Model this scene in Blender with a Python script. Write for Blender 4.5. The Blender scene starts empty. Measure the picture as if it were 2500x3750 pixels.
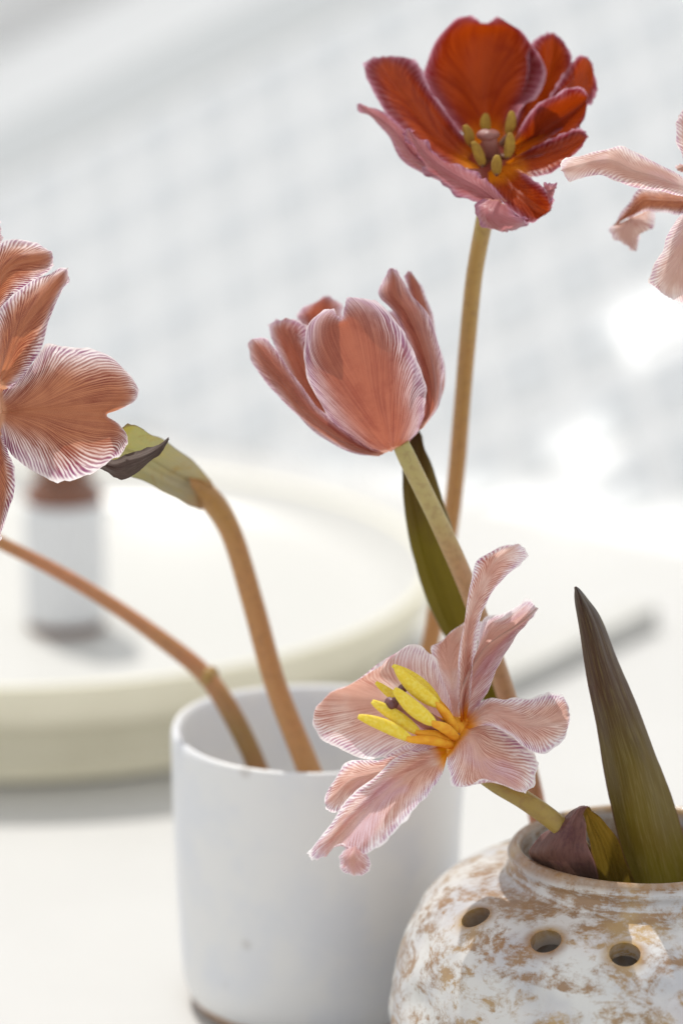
import bpy, bmesh, math, random
import numpy as np
from mathutils import Vector, Matrix

scene = bpy.context.scene
COL = scene.collection
random.seed(7)

# ------------------------------------------------------------------ camera
PITCH = math.radians(15.0)
CAMZ = 0.435
PXM = 2500 / 0.18            # photograph pixels per metre at one metre
cam = bpy.data.cameras.new('camera')
cam_ob = bpy.data.objects.new('camera', cam)
COL.objects.link(cam_ob)
cam_ob.location = (0, 0, CAMZ)
cam_ob.rotation_euler = (math.pi / 2 - PITCH, 0, 0)
cam.sensor_fit = 'HORIZONTAL'
cam.sensor_width = 24.0
cam.lens = 24.0 / 0.18
cam.clip_start = 0.05
cam.clip_end = 100
cam.dof.use_dof = True
cam.dof.focus_distance = 1.0
cam.dof.aperture_fstop = 5.9
scene.camera = cam_ob

# ------------------------------------------------------------------ light
world = bpy.data.worlds.new('World')
scene.world = world
world.use_nodes = True
bg = world.node_tree.nodes['Background']
bg.inputs['Color'].default_value = (0.965, 0.98, 1.0, 1)
bg.inputs['Strength'].default_value = 0.98

SUN_EL, SUN_AZ = math.radians(58), math.radians(27)
SDIR = Vector((-math.sin(SUN_AZ) * math.cos(SUN_EL), math.cos(SUN_AZ) * math.cos(SUN_EL), math.sin(SUN_EL)))
key = bpy.data.lights.new('window_light', 'AREA')
key.shape = 'DISK'
key.size = 0.05
key.energy = 3.4 * math.pi * 64
key.color = (1.0, 0.965, 0.91)
key_ob = bpy.data.objects.new('window_light', key)
COL.objects.link(key_ob)
key_ob.location = Vector((0.0, 1.15, 0.1)) + SDIR * 8.0
key_ob.rotation_euler = (-SDIR).to_track_quat('-Z', 'Y').to_euler()

vs = scene.view_settings
vs.view_transform = 'Standard'
vs.look = 'None'
vs.exposure = 0.0
vs.gamma = 1.0
vs.use_curve_mapping = False
scene.cycles.use_denoising = True
scene.cycles.max_bounces = 10
scene.cycles.transmission_bounces = 8
scene.cycles.diffuse_bounces = 6

# ------------------------------------------------------------------ helpers
CF = np.array((0, math.cos(PITCH), -math.sin(PITCH)))
CU = np.array((0, math.sin(PITCH), math.cos(PITCH)))
CR = np.array((1.0, 0, 0))
C0 = np.array((0, 0, CAMZ))


def P(x, y, d):
    """a point d metres away, where the photograph's pixel (x, y) of 2500 x 3750 looks"""
    return C0 + CF * d + CR * ((x - 1250) / PXM * d) - CU * ((y - 1875) / PXM * d)


def crop(x0, y0, s):
    return lambda x, y: (x0 + x * s, y0 + y * s)


VIEW = crop(0, 0, 2500 / 1568)


def cr_eval(pts, t):
    """Catmull-Rom through pts (n,k) at parameters t in 0..n-1"""
    pts = np.asarray(pts, float)
    n = len(pts)
    ext = np.vstack([2 * pts[0] - pts[1], pts, 2 * pts[-1] - pts[-2]])
    i = np.clip(np.floor(t).astype(int), 0, n - 2)
    f = (t - i)[:, None]
    p0, p1, p2, p3 = ext[i], ext[i + 1], ext[i + 2], ext[i + 3]
    return 0.5 * (2 * p1 + (p2 - p0) * f + (2 * p0 - 5 * p1 + 4 * p2 - p3) * f ** 2 + (3 * p1 - p0 - 3 * p2 + p3) * f ** 3)


def link(name, me, mat=None, parent=None, smooth=True):
    ob = bpy.data.objects.new(name, me)
    COL.objects.link(ob)
    if mat is not None and not me.materials:
        me.materials.append(mat)
    if parent is not None:
        ob.parent = parent
        ob.matrix_parent_inverse = parent.matrix_world.inverted()
    if smooth:
        me.polygons.foreach_set('use_smooth', [True] * len(me.polygons))
    return ob


def empty(name, loc):
    o = bpy.data.objects.new(name, None)
    COL.objects.link(o)
    o.location = Vector(loc)
    o.matrix_world = Matrix.Translation(Vector(loc))
    o.empty_display_size = 0.01
    return o


def tag(o, label=None, cat=None, group=None, kind=None):
    if label: o['label'] = label
    if cat: o['category'] = cat
    if group: o['group'] = group
    if kind: o['kind'] = kind
    return o


def mesh_from(verts, faces, name):
    me = bpy.data.meshes.new(name)
    me.from_pydata([tuple(v) for v in verts], [], faces)
    me.update()
    return me


def grid_faces(nu, nv, closed=False):
    f = []
    for j in range(nv - 1):
        for i in range(nu if closed else nu - 1):
            i2 = (i + 1) % nu
            f.append((j * nu + i, j * nu + i2, (j + 1) * nu + i2, (j + 1) * nu + i))
    return f


def sheet(name, rows, zrow, zcol, dref, cmap, mat, parent, nu=41, nv=61, ripple=0.35, edge_rag=0.16, bump=0.2,
          seed=0, freq=5.0, k0=0.2, notch=None, vein=(0.6, 0.07), vofs=0.0, tip=0.3):
    """a petal or leaf: rows run base to tip, columns edge to edge; depths in millimetres beyond dref"""
    rng = np.random.RandomState(seed + 11)
    R, Cn = len(rows), len(rows[0])
    pts = np.zeros((R, Cn, 3))
    for i, row in enumerate(rows):
        k = k0 if i == 0 else 1.0
        zc = zcol[i] if isinstance(zcol[0], (list, tuple)) else zcol
        for j, xy in enumerate(row):
            X, Y = cmap(*xy)
            pts[i, j] = P(X, Y, dref + (zrow[i] + zc[j] * k) / 1000)
    tu = np.linspace(0, Cn - 1, nu)
    tv = np.linspace(0, R - 1, nv)
    u = np.linspace(0, 1, nu)
    v = np.linspace(0, 1, nv)
    U, V = np.meshgrid(u, v)
    W = np.abs(2 * U - 1)
    B = np.stack([cr_eval(pts[i], tu) for i in range(R)], 0)          # R,nu,3
    G = np.stack([cr_eval(B[:, k], np.clip(tv - tip * W[0, k] ** 4 * v ** 5, 0, R - 1)) for k in range(nu)], 1)
    # normals of the sheet
    du = np.gradient(G, axis=1)
    dv = np.gradient(G, axis=0)
    N = np.cross(du, dv)
    N /= np.linalg.norm(N, axis=2, keepdims=True) + 1e-12
    ph = rng.uniform(0, 6.28, 8)
    wav = (np.sin(V * freq * 2.3 + ph[0] + U * 3) + 0.6 * np.sin(V * freq * 5.1 + ph[1] - U * 4)) * W ** 3 * np.minimum(1, V * 2.5)
    rib = np.sin(U * 38 + ph[2] + 1.5 * np.sin(V * 3 + ph[3])) * (1 - W ** 2) * 0.4 + np.sin(U * 17 + ph[4] + V * 2.0) * 0.6
    rib = rib - 1.6 * np.exp(-((U - 0.5) / 0.035) ** 2)
    G = G + N * ((wav * ripple + rib * bump) / 1000)[..., None]
    # ragged rim
    rg = np.convolve(rng.normal(0, 1, nv + 4), [0.25, 0.5, 1, 0.5, 0.25], 'same')[2:-2] * edge_rag / 1000
    for side, col in ((0, 0), (1, nu - 1)):
        inn = G[:, 1 if col == 0 else nu - 2]
        d = G[:, col] - inn
        d /= np.linalg.norm(d, axis=1, keepdims=True) + 1e-12
        G[:, col] += d * (np.roll(rg, 9 * side) * np.minimum(1, v * 4))[:, None]
    rt = np.convolve(rng.normal(0, 1, nu + 4), [0.25, 0.5, 1, 0.5, 0.25], 'same')[2:-2] * edge_rag / 1000
    d = G[-1] - G[-2]
    d /= np.linalg.norm(d, axis=1, keepdims=True) + 1e-12
    G[-1] += d * rt[:, None]
    me = mesh_from(G.reshape(-1, 3), grid_faces(nu, nv), name)
    mid = G[:, nu // 2]
    arc = np.concatenate([[0], np.cumsum(np.linalg.norm(np.diff(mid, axis=0), axis=1))]) * 1000
    half = np.sort(np.linalg.norm(np.diff(G, axis=1), axis=2).sum(1))[int(nv * .7)] * 500
    S = arc[:, None] - vein[0] * half * np.log(W + vein[1])
    E = 1 - (1 - np.clip(W, 0, 1) ** 2.0) * (1 - np.clip(V, 0, 1) ** 8)
    uv = me.uv_layers.new(name='pet')
    uv2 = me.uv_layers.new(name='vein')
    idx = np.empty(len(me.loops), int)
    me.loops.foreach_get('vertex_index', idx)
    uv.data.foreach_set('uv', np.stack([U.ravel()[idx], V.ravel()[idx] + vofs], 1).ravel())
    uv2.data.foreach_set('uv', np.stack([S.ravel()[idx] + seed * 13.7, W.ravel()[idx]], 1).ravel())
    at = me.attributes.new('rim', 'FLOAT', 'POINT')
    at.data.foreach_set('value', E.ravel().astype(np.float32))
    return link(name, me, mat, parent)


def tube_world(name, pts, rad, mat, parent, n=16, m=60, noise=0.0, seed=0, cap=True):
    pts = np.asarray(pts, float)
    t = np.linspace(0, len(pts) - 1, m)
    Q = cr_eval(pts, t)
    rr = np.interp(t, np.linspace(0, len(pts) - 1, len(rad)), rad)
    T = np.gradient(Q, axis=0)
    T /= np.linalg.norm(T, axis=1, keepdims=True)
    nrm = np.cross(T[0], (0.3, 0.9, 0.2)); nrm /= np.linalg.norm(nrm)
    rng = np.random.RandomState(seed)
    ph = rng.uniform(0, 6.28, 4)
    V = []
    for i in range(m):
        nrm = nrm - T[i] * nrm.dot(T[i]); nrm /= np.linalg.norm(nrm)
        b = np.cross(T[i], nrm)
        for k in range(n):
            a = 2 * math.pi * k / n
            r = rr[i] * (1 + noise * (math.sin(3 * a + ph[0] + i * .11) * .5 + math.sin(i * .35 + ph[1]) * .6 + math.sin(2 * a + i * .07 + ph[2]) * .5))
            V.append(Q[i] + (nrm * math.cos(a) + b * math.sin(a)) * r)
    F = grid_faces(n, m, True)
    if cap:
        V.append(Q[0] - T[0] * rr[0] * .25); V.append(Q[-1] + T[-1] * rr[-1] * .25)
        c0, c1 = len(V) - 2, len(V) - 1
        for k in range(n):
            F.append((c0, (k + 1) % n, k))
            F.append((c1, (m - 1) * n + k, (m - 1) * n + (k + 1) % n))
    me = mesh_from(V, F, name)
    at = me.attributes.new('along', 'FLOAT', 'POINT')
    al = np.repeat(np.linspace(0, 1, m), n)
    if cap: al = np.concatenate([al, [0, 1]])
    at.data.foreach_set('value', al.astype(np.float32))
    return link(name, me, mat, parent)


def tube(name, pix, rad, dref, cmap, mat, parent, **kw):
    return tube_world(name, [P(*cmap(x, y), dref + z / 1000) for x, y, z in pix], rad, mat, parent, **kw)


def lathe(profile, n=96, sub=4, jitter=None):
    """rotated outline in local coordinates; profile of (r, z)"""
    pr = cr_eval(np.array(profile), np.linspace(0, len(profile) - 1, (len(profile) - 1) * sub + 1))
    V = []
    for j, (r, z) in enumerate(pr):
        for i in range(n):
            a = 2 * math.pi * i / n
            dr, dz = jitter(a, z, r, j / len(pr)) if jitter else (0, 0)
            V.append((max(r + dr, 0.0001) * math.cos(a), max(r + dr, 0.0001) * math.sin(a), z + dz))
    F = grid_faces(n, len(pr), True)
    return V, F, len(pr)


# ------------------------------------------------------------------ materials
def new_mat(name):
    m = bpy.data.materials.new(name)
    m.use_nodes = True
    nt = m.node_tree
    for n in list(nt.nodes): nt.nodes.remove(n)
    return m, nt


class NT:
    def __init__(s, nt): s.nt = nt
    def n(s, kind, **kw):
        nd = s.nt.nodes.new(kind)
        for k, v in kw.items():
            if k.startswith('i_'):
                nd.inputs[k[2:].replace('_', ' ')].default_value = v
            else:
                setattr(nd, k, v)
        return nd
    def l(s, a, b): s.nt.links.new(a, b)
    def math(s, op, a, b=None, c=None, clamp=False):
        nd = s.nt.nodes.new('ShaderNodeMath'); nd.operation = op; nd.use_clamp = clamp
        for i, x in enumerate((a, b, c)):
            if x is None: continue
            if isinstance(x, (int, float)): nd.inputs[i].default_value = x
            else: s.l(x, nd.inputs[i])
        return nd.outputs[0]
    def mix(s, f, a, b, blend='MIX'):
        nd = s.nt.nodes.new('ShaderNodeMix'); nd.data_type = 'RGBA'; nd.blend_type = blend; nd.clamp_factor = True
        for i, x in ((0, f), (6, a), (7, b)):
            if isinstance(x, (int, float)): nd.inputs[i].default_value = x
            elif isinstance(x, tuple): nd.inputs[i].default_value = (*x, 1)
            else: s.l(x, nd.inputs[i])
        return nd.outputs[2]
    def ramp(s, f, stops, interp='EASE'):
        nd = s.nt.nodes.new('ShaderNodeValToRGB')
        cr = nd.color_ramp; cr.interpolation = interp
        while len(cr.elements) < len(stops): cr.elements.new(0.5)
        for e, (p, c) in zip(cr.elements, stops):
            e.position = p
            e.color = (*c, 1) if isinstance(c, tuple) else (c, c, c, 1)
        s.l(f, nd.inputs[0])
        return nd.outputs[0]
    def step(s, f, lo, hi):
        nd = s.nt.nodes.new('ShaderNodeMapRange'); nd.interpolation_type = 'SMOOTHSTEP'
        s.l(f, nd.inputs[0]); nd.inputs[1].default_value = lo; nd.inputs[2].default_value = hi
        return nd.outputs[0]
    def noise(s, vec, scale, detail=3, rough=0.55, dist=0.0):
        nd = s.nt.nodes.new('ShaderNodeTexNoise')
        nd.inputs['Scale'].default_value = scale; nd.inputs['Detail'].default_value = detail
        nd.inputs['Roughness'].default_value = rough; nd.inputs['Distortion'].default_value = dist
        if vec is not None: s.l(vec, nd.inputs['Vector'])
        return nd.outputs['Fac']


def petal_mat(name, core, mid, rim, vein_in, vein_rim, base, N=58, amount=0.8, white=(0.86, 0.83, 0.82), white_at=0.82,
              base_len=0.16, transl=0.45, streak=0.5, white_amt=1.0, gaps=0.35, cream=0.0):
    m, nt = new_mat(name)
    g = NT(nt)
    uv = g.n('ShaderNodeUVMap', uv_map='pet').outputs[0]
    uvv = g.n('ShaderNodeUVMap', uv_map='vein').outputs[0]
    rim_a = g.n('ShaderNodeAttribute', attribute_name='rim').outputs['Fac']
    su = g.n('ShaderNodeSeparateXYZ'); g.l(uv, su.inputs[0])
    sv = g.n('ShaderNodeSeparateXYZ'); g.l(uvv, sv.inputs[0])
    v, s, w = su.outputs[1], sv.outputs[0], sv.outputs[1]
    obj = g.n('ShaderNodeTexCoord').outputs['Object']
    wob = g.noise(obj, 260, 2)
    # veins: stretched noise that follows the vein coordinate, sharpened with a wave
    cmb = g.n('ShaderNodeCombineXYZ')
    g.l(g.math('MULTIPLY', s, float(N)), cmb.inputs[0])
    g.l(g.math('MULTIPLY', w, 3.0), cmb.inputs[1])
    vn = g.noise(cmb.outputs[0], 0.9, 3.0, 0.65)
    low = g.noise(obj, 90, 3)
    ph = g.math('ADD', g.math('MULTIPLY', s, float(N) * 6.2832), g.math('MULTIPLY', g.math('ADD', vn, g.math('MULTIPLY', wob, 0.9)), 7.0))
    wv = g.math('ADD', g.math('MULTIPLY', g.math('SINE', ph), 0.5), 0.5)
    stripe = g.math('ADD', g.math('MULTIPLY', wv, 0.5), g.math('MULTIPLY', g.step(vn, 0.3, 0.7), 0.5))
    stripe = g.step(stripe, 0.15, 0.85)
    stripe = g.math('MULTIPLY', stripe, g.math('ADD', 0.45, g.math('MULTIPLY', g.step(low, 0.3, 0.65), 0.6)), clamp=True)
    big = g.noise(obj, 55, 3)
    e = g.math('ADD', rim_a, g.math('MULTIPLY', g.math('SUBTRACT', big, 0.5), 0.35))
    ground = g.ramp(e, [(0.0, core), (0.3, core), (0.62, mid), (0.9, rim), (1.0, rim)])
    if cream:
        cr_ = g.step(g.noise(obj, 75, 3, 0.5), 0.44, 0.66)
        ground = g.mix(g.math('MULTIPLY', cr_, cream), ground, (0.92, 0.80, 0.73))  # cream mottling; also puts sunlit highlights into the petal colour
        lil = g.step(g.noise(obj, 48, 3, 0.5), 0.50, 0.68)
        ground = g.mix(g.math('MULTIPLY', lil, cream * 0.8), ground, rim)
    # pale gaps between veins get stronger towards the rim
    pale = g.math('MULTIPLY', g.math('MULTIPLY', g.step(e, 0.12, 0.8), gaps), g.math('SUBTRACT', 1.0, stripe))
    ground = g.mix(pale, ground, white)
    vein = g.ramp(e, [(0.0, vein_in), (0.45, vein_in), (0.85, vein_rim), (1.0, vein_rim)])
    # white rim with vein ends running into it
    wr = g.math('ADD', rim_a, g.math('MULTIPLY', g.math('SUBTRACT', vn, 0.5), 0.22))
    wr = g.math('MULTIPLY', g.math('MULTIPLY', g.step(wr, white_at, min(0.995, white_at + 0.17)), white_amt), g.step(v, 0.12, 0.38))
    va = g.math('MULTIPLY', g.math('MULTIPLY', stripe, amount), g.math('SUBTRACT', 1.0, wr))
    fine = g.noise(cmb.outputs[0], 0.35, 3)
    va = g.math('MULTIPLY', va, g.math('ADD', 0.55, g.math('MULTIPLY', fine, 0.8)), clamp=True)
    colr = g.mix(va, g.mix(wr, ground, white), vein)
    colr = g.mix(g.math('MULTIPLY', g.step(fine, 0.46, 0.70), 0.5 * streak), colr, vein_in)
    warm = g.math('MULTIPLY', g.math('MULTIPLY', g.step(w, 0.22, 0.02), g.step(fine, 0.35, 0.6)), 0.5)
    colr = g.mix(warm, colr, core)
    # coloured throat
    b = g.step(g.math('ADD', v, g.math('MULTIPLY', g.math('SUBTRACT', big, 0.5), 0.06)), base_len, base_len * 0.25)
    colr = g.mix(b, colr, base)
    # blotches and bruising of an ageing petal
    bl = g.noise(obj, 130, 4, 0.65)
    colr = g.mix(g.math('MULTIPLY', g.step(bl, 0.5, 0.78), 0.28 * streak * 2), colr, vein_in)
    p = g.n('ShaderNodeBsdfPrincipled')
    g.l(colr, p.inputs['Base Color'])
    p.inputs['Roughness'].default_value = 0.42
    p.inputs['Specular IOR Level'].default_value = 0.35
    bmp = g.n('ShaderNodeBump')
    bmp.inputs['Strength'].default_value = 0.35
    bmp.inputs['Distance'].default_value = 0.0003
    g.l(g.math('ADD', stripe, g.math('MULTIPLY', bl, 0.8)), bmp.inputs['Height'])
    g.l(bmp.outputs[0], p.inputs['Normal'])
    t = g.n('ShaderNodeBsdfTranslucent')
    hs = g.n('ShaderNodeHueSaturation'); hs.inputs['Saturation'].default_value = 1.08; hs.inputs['Value'].default_value = 1.15
    g.l(colr, hs.inputs['Color']); g.l(hs.outputs[0], t.inputs['Color'])
    mx = g.n('ShaderNodeMixShader'); mx.inputs[0].default_value = transl
    g.l(p.outputs[0], mx.inputs[1]); g.l(t.outputs[0], mx.inputs[2])
    o = g.n('ShaderNodeOutputMaterial'); g.l(mx.outputs[0], o.inputs[0])
    return m


def leaf_mat(name, stops, stripe_col, rim_col, N=26, transl=0.3, rough=0.4, blot=None, rim_w=0.9):
    m, nt = new_mat(name)
    g = NT(nt)
    uv = g.n('ShaderNodeUVMap', uv_map='pet').outputs[0]
    rim_a = g.n('ShaderNodeAttribute', attribute_name='rim').outputs['Fac']
    su = g.n('ShaderNodeSeparateXYZ'); g.l(uv, su.inputs[0])
    u, v = su.outputs[0], su.outputs[1]
    obj = g.n('ShaderNodeTexCoord').outputs['Object']
    big = g.noise(obj, 60, 4, 0.6)
    cmb = g.n('ShaderNodeCombineXYZ')
    g.l(g.math('MULTIPLY', u, float(N)), cmb.inputs[0]); g.l(g.math('MULTIPLY', v, 6.0), cmb.inputs[1])
    st = g.noise(cmb.outputs[0], 1.6, 3, 0.65)
    c = g.ramp(g.math('ADD', v, g.math('MULTIPLY', g.math('SUBTRACT', big, 0.5), 0.35)), stops)
    c = g.mix(g.math('MULTIPLY', g.step(st, 0.45, 0.72), 0.55), c, stripe_col)
    if blot:
        c = g.mix(g.math('MULTIPLY', g.step(g.noise(obj, 140, 4, 0.7), 0.55, 0.68), 0.7), c, blot)
    c = g.mix(g.math('MULTIPLY', g.step(rim_a, rim_w, 1.0), 0.8), c, rim_col)
    p = g.n('ShaderNodeBsdfPrincipled'); g.l(c, p.inputs['Base Color'])
    p.inputs['Roughness'].default_value = rough
    p.inputs['Specular IOR Level'].default_value = 0.25
    bmp = g.n('ShaderNodeBump'); bmp.inputs['Strength'].default_value = 0.5; bmp.inputs['Distance'].default_value = 0.0003
    g.l(st, bmp.inputs['Height']); g.l(bmp.outputs[0], p.inputs['Normal'])
    t = g.n('ShaderNodeBsdfTranslucent'); g.l(c, t.inputs['Color'])
    mx = g.n('ShaderNodeMixShader'); mx.inputs[0].default_value = transl
    g.l(p.outputs[0], mx.inputs[1]); g.l(t.outputs[0], mx.inputs[2])
    o = g.n('ShaderNodeOutputMaterial'); g.l(mx.outputs[0], o.inputs[0])
    return m


def stem_mat(name, stops, rough=0.42):
    m, nt = new_mat(name)
    g = NT(nt)
    al = g.n('ShaderNodeAttribute', attribute_name='along').outputs['Fac']
    obj = g.n('ShaderNodeTexCoord').outputs['Object']
    big = g.noise(obj, 70, 4, 0.6)
    c = g.ramp(g.math('ADD', al, g.math('MULTIPLY', g.math('SUBTRACT', big, 0.5), 0.18)), stops)
    c = g.mix(g.math('MULTIPLY', g.step(g.noise(obj, 500, 3), 0.45, 0.7), 0.3), c, (0.2, 0.09, 0.04))
    c = g.mix(g.math('MULTIPLY', g.step(g.noise(obj, 45, 3), 0.45, 0.7), 0.22), c, (0.34, 0.24, 0.06))
    p = g.n('ShaderNodeBsdfPrincipled'); g.l(c, p.inputs['Base Color'])
    p.inputs['Roughness'].default_value = rough
    b = g.n('ShaderNodeBump'); b.inputs['Strength'].default_value = 0.4; b.inputs['Distance'].default_value = 0.0004
    g.l(g.noise(obj, 650, 4, 0.6), b.inputs['Height']); g.l(b.outputs[0], p.inputs['Normal'])
    p.inputs['Subsurface Weight'].default_value = 0.25
    p.inputs['Subsurface Radius'].default_value = (0.003, 0.0018, 0.0006)
    p.inputs['Subsurface Scale'].default_value = 1.0
    o = g.n('ShaderNodeOutputMaterial'); g.l(p.outputs[0], o.inputs[0])
    return m


def simple_mat(name, colr, rough=0.5, var=None, var_scale=200, bump=0.0, bump_scale=400, sss=0.0, coat=0.0, spec=0.5):
    m, nt = new_mat(name)
    g = NT(nt)
    p = g.n('ShaderNodeBsdfPrincipled')
    obj = g.n('ShaderNodeTexCoord').outputs['Object']
    if var:
        f = g.step(g.noise(obj, var_scale, 4, 0.6), 0.35, 0.7)
        g.l(g.mix(f, colr, var), p.inputs['Base Color'])
    else:
        p.inputs['Base Color'].default_value = (*colr, 1)
    p.inputs['Roughness'].default_value = rough
    p.inputs['Specular IOR Level'].default_value = spec
    p.inputs['Coat Weight'].default_value = coat
    p.inputs['Coat Roughness'].default_value = 0.08
    if sss:
        p.inputs['Subsurface Weight'].default_value = sss
        p.inputs['Subsurface Radius'].default_value = (0.002, 0.0012, 0.0004)
        p.inputs['Subsurface Scale'].default_value = 1.0
    if bump:
        b = g.n('ShaderNodeBump'); b.inputs['Strength'].default_value = bump; b.inputs['Distance'].default_value = 0.0005
        g.l(g.noise(obj, bump_scale, 4, 0.6), b.inputs['Height']); g.l(b.outputs[0], p.inputs['Normal'])
    o = g.n('ShaderNodeOutputMaterial'); g.l(p.outputs[0], o.inputs[0])
    return m


M = {}
M['table'] = simple_mat('table_paint', (0.50, 0.495, 0.48), 0.45, (0.52, 0.515, 0.50), 9, 0.05, 120)
M['grout'] = simple_mat('grout', (0.94, 0.94, 0.93), 0.9)
M['plaster'] = simple_mat('plaster', (0.92, 0.92, 0.91), 0.8)
M['trim'] = simple_mat('grey_trim', (0.70, 0.715, 0.71), 0.5)
M['tile_a'] = simple_mat('tile_glaze', (0.775, 0.79, 0.795), 0.35, (0.79, 0.805, 0.805), 40, 0.06, 60)
M['tile_b'] = simple_mat('tile_glaze_pale', (0.81, 0.82, 0.82), 0.35, (0.79, 0.805, 0.805), 40, 0.06, 60)
M['cream'] = simple_mat('cream_glaze', (0.70, 0.66, 0.51), 0.45, (0.74, 0.70, 0.55), 25)
M['tray_white'] = simple_mat('tray_enamel', (0.52, 0.515, 0.49), 0.35)

# cup: white matt glaze with faint spots
def cup_material():
    m, nt = new_mat('cup_glaze')
    g = NT(nt)
    tc = g.n('ShaderNodeTexCoord').outputs['Object']
    sp = g.n('ShaderNodeSeparateXYZ'); g.l(tc, sp.inputs[0])
    c = g.mix(g.step(g.noise(tc, 40, 3), 0.4, 0.65), (0.72, 0.72, 0.71), (0.66, 0.675, 0.70))
    vo = g.n('ShaderNodeTexVoronoi'); vo.inputs['Scale'].default_value = 55; g.l(tc, vo.inputs['Vector'])
    spot = g.step(vo.outputs['Distance'], 0.16, 0.05)
    rnd = g.n('ShaderNodeSeparateColor'); g.l(vo.outputs['Color'], rnd.inputs[0])
    spot = g.math('MULTIPLY', spot, g.math('GREATER_THAN', rnd.outputs[0], 0.5))
    c = g.mix(g.math('MULTIPLY', spot, 0.5), c, (0.42, 0.39, 0.36))
    foot = g.step(g.math('ADD', sp.outputs[2], g.math('MULTIPLY', g.noise(tc, 60, 2), 0.003)), 0.0062, 0.0048)
    c = g.mix(foot, c, (0.42, 0.27, 0.17))
    p = g.n('ShaderNodeBsdfPrincipled'); g.l(c, p.inputs['Base Color'])
    p.inputs['Roughness'].default_value = 0.38
    b = g.n('ShaderNodeBump'); b.inputs['Strength'].default_value = 0.15; b.inputs['Distance'].default_value = 0.001
    g.l(g.noise(tc, 90, 4), b.inputs['Height']); g.l(b.outputs[0], p.inputs['Normal'])
    o = g.n('ShaderNodeOutputMaterial'); g.l(p.outputs[0], o.inputs[0])
    return m
M['cup'] = cup_material()


HOLES_AZ = [-6.5, -31.5, -60.5] + [21 + 29 * k for k in range(8)]


def vase_material():
    m, nt = new_mat('mottled_glaze')
    g = NT(nt)
    tc = g.n('ShaderNodeTexCoord').outputs['Object']
    sp = g.n('ShaderNodeSeparateXYZ'); g.l(tc, sp.inputs[0])
    mp = g.n('ShaderNodeMapping'); g.l(tc, mp.inputs[0]); mp.inputs['Rotation'].default_value = (0.5, 0.4, 0.3); mp.inputs['Scale'].default_value = (1, 1, 1.9)
    white = g.mix(g.step(g.noise(tc, 45, 3), 0.35, 0.65), (0.61, 0.605, 0.58), (0.46, 0.46, 0.475))
    white = g.mix(g.math('MULTIPLY', g.step(g.noise(tc, 30, 2), 0.52, 0.7), 0.3), white, (0.66, 0.58, 0.56))
    brown = g.mix(g.noise(tc, 160, 3), (0.34, 0.165, 0.028), (0.14, 0.062, 0.016))
    brown = g.mix(g.math('MULTIPLY', g.step(g.noise(tc, 60, 3), 0.45, 0.7), 0.5), brown, (0.50, 0.34, 0.11))
    patch = g.noise(mp.outputs[0], 62, 6, 0.66, 0.9)
    speck = g.noise(tc, 420, 4, 0.7)
    # swirled bands on the neck and lip
    mp2 = g.n('ShaderNodeMapping'); g.l(tc, mp2.inputs[0]); mp2.inputs['Scale'].default_value = (1, 1, 9)
    band = g.noise(mp2.outputs[0], 32, 5, 0.6, 0.6)
    neck = g.step(sp.outputs[2], 0.069, 0.073)
    sel = g.nt.nodes.new('ShaderNodeMix'); sel.data_type = 'FLOAT'
    g.l(neck, sel.inputs[0]); g.l(patch, sel.inputs[2]); g.l(g.math('ADD', band, 0.03), sel.inputs[3])
    mid_ = g.noise(mp.outputs[0], 150, 5, 0.7, 0.4)
    f = g.math('ADD', sel.outputs[0], g.math('ADD', g.math('MULTIPLY', g.math('SUBTRACT', speck, 0.5), 0.42), g.math('MULTIPLY', g.math('SUBTRACT', mid_, 0.5), 0.42)))
    bmask = g.math('MULTIPLY', g.step(f, 0.43, 0.68), g.math('ADD', 0.75, g.math('MULTIPLY', mid_, 0.8)))
    bmask = g.math('MAXIMUM', bmask, g.math('MULTIPLY', g.step(speck, 0.60, 0.72), 0.35), clamp=True)
    at = g.n('ShaderNodeAttribute', attribute_name='ochre').outputs['Fac']
    bmask = g.math('MAXIMUM', g.math('MULTIPLY', bmask, 0.85), g.math('MULTIPLY', at, g.math('ADD', 0.45, g.math('MULTIPLY', speck, 0.9))), clamp=True)
    c = g.mix(bmask, white, brown)
    p = g.n('ShaderNodeBsdfPrincipled'); g.l(c, p.inputs['Base Color'])
    p.inputs['Roughness'].default_value = 0.3
    p.inputs['Coat Weight'].default_value = 0.3
    p.inputs['Specular IOR Level'].default_value = 0.3
    p.inputs['Coat Roughness'].default_value = 0.07
    b = g.n('ShaderNodeBump'); b.inputs['Strength'].default_value = 0.35; b.inputs['Distance'].default_value = 0.0022
    g.l(g.math('ADD', g.noise(tc, 75, 4, 0.5), g.math('MULTIPLY', speck, 0.12)), b.inputs['Height'])
    g.l(b.outputs[0], p.inputs['Normal'])
    g.l(b.outputs[0], p.inputs['Coat Normal'])
    o = g.n('ShaderNodeOutputMaterial'); g.l(p.outputs[0], o.inputs[0])
    return m
M['vase'] = vase_material()

M['pollen'] = simple_mat('pollen_yellow', (0.80, 0.58, 0.03), 0.75, (0.85, 0.68, 0.11), 1200, 0.6, 3500, sss=0.15)
M['pollen_dark'] = simple_mat('pollen_olive', (0.28, 0.15, 0.015), 0.8, (0.38, 0.23, 0.025), 500, 0.5, 2000)
M['filament'] = simple_mat('filament_orange', (0.76, 0.33, 0.015), 0.75, (0.84, 0.46, 0.03), 300, 0.3, 900, sss=0.3)
M['filament_dark'] = simple_mat('filament_brown', (0.14, 0.05, 0.02), 0.5)
M['pistil'] = simple_mat('pistil_mauve', (0.36, 0.15, 0.13), 0.5, (0.42, 0.2, 0.17), 300, sss=0.2)
M['pistil_dark'] = simple_mat('pistil_brown', (0.20, 0.075, 0.06), 0.5, (0.26, 0.10, 0.08), 300)
M['stigma'] = simple_mat('stigma_purple', (0.13, 0.045, 0.05), 0.35)

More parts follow.
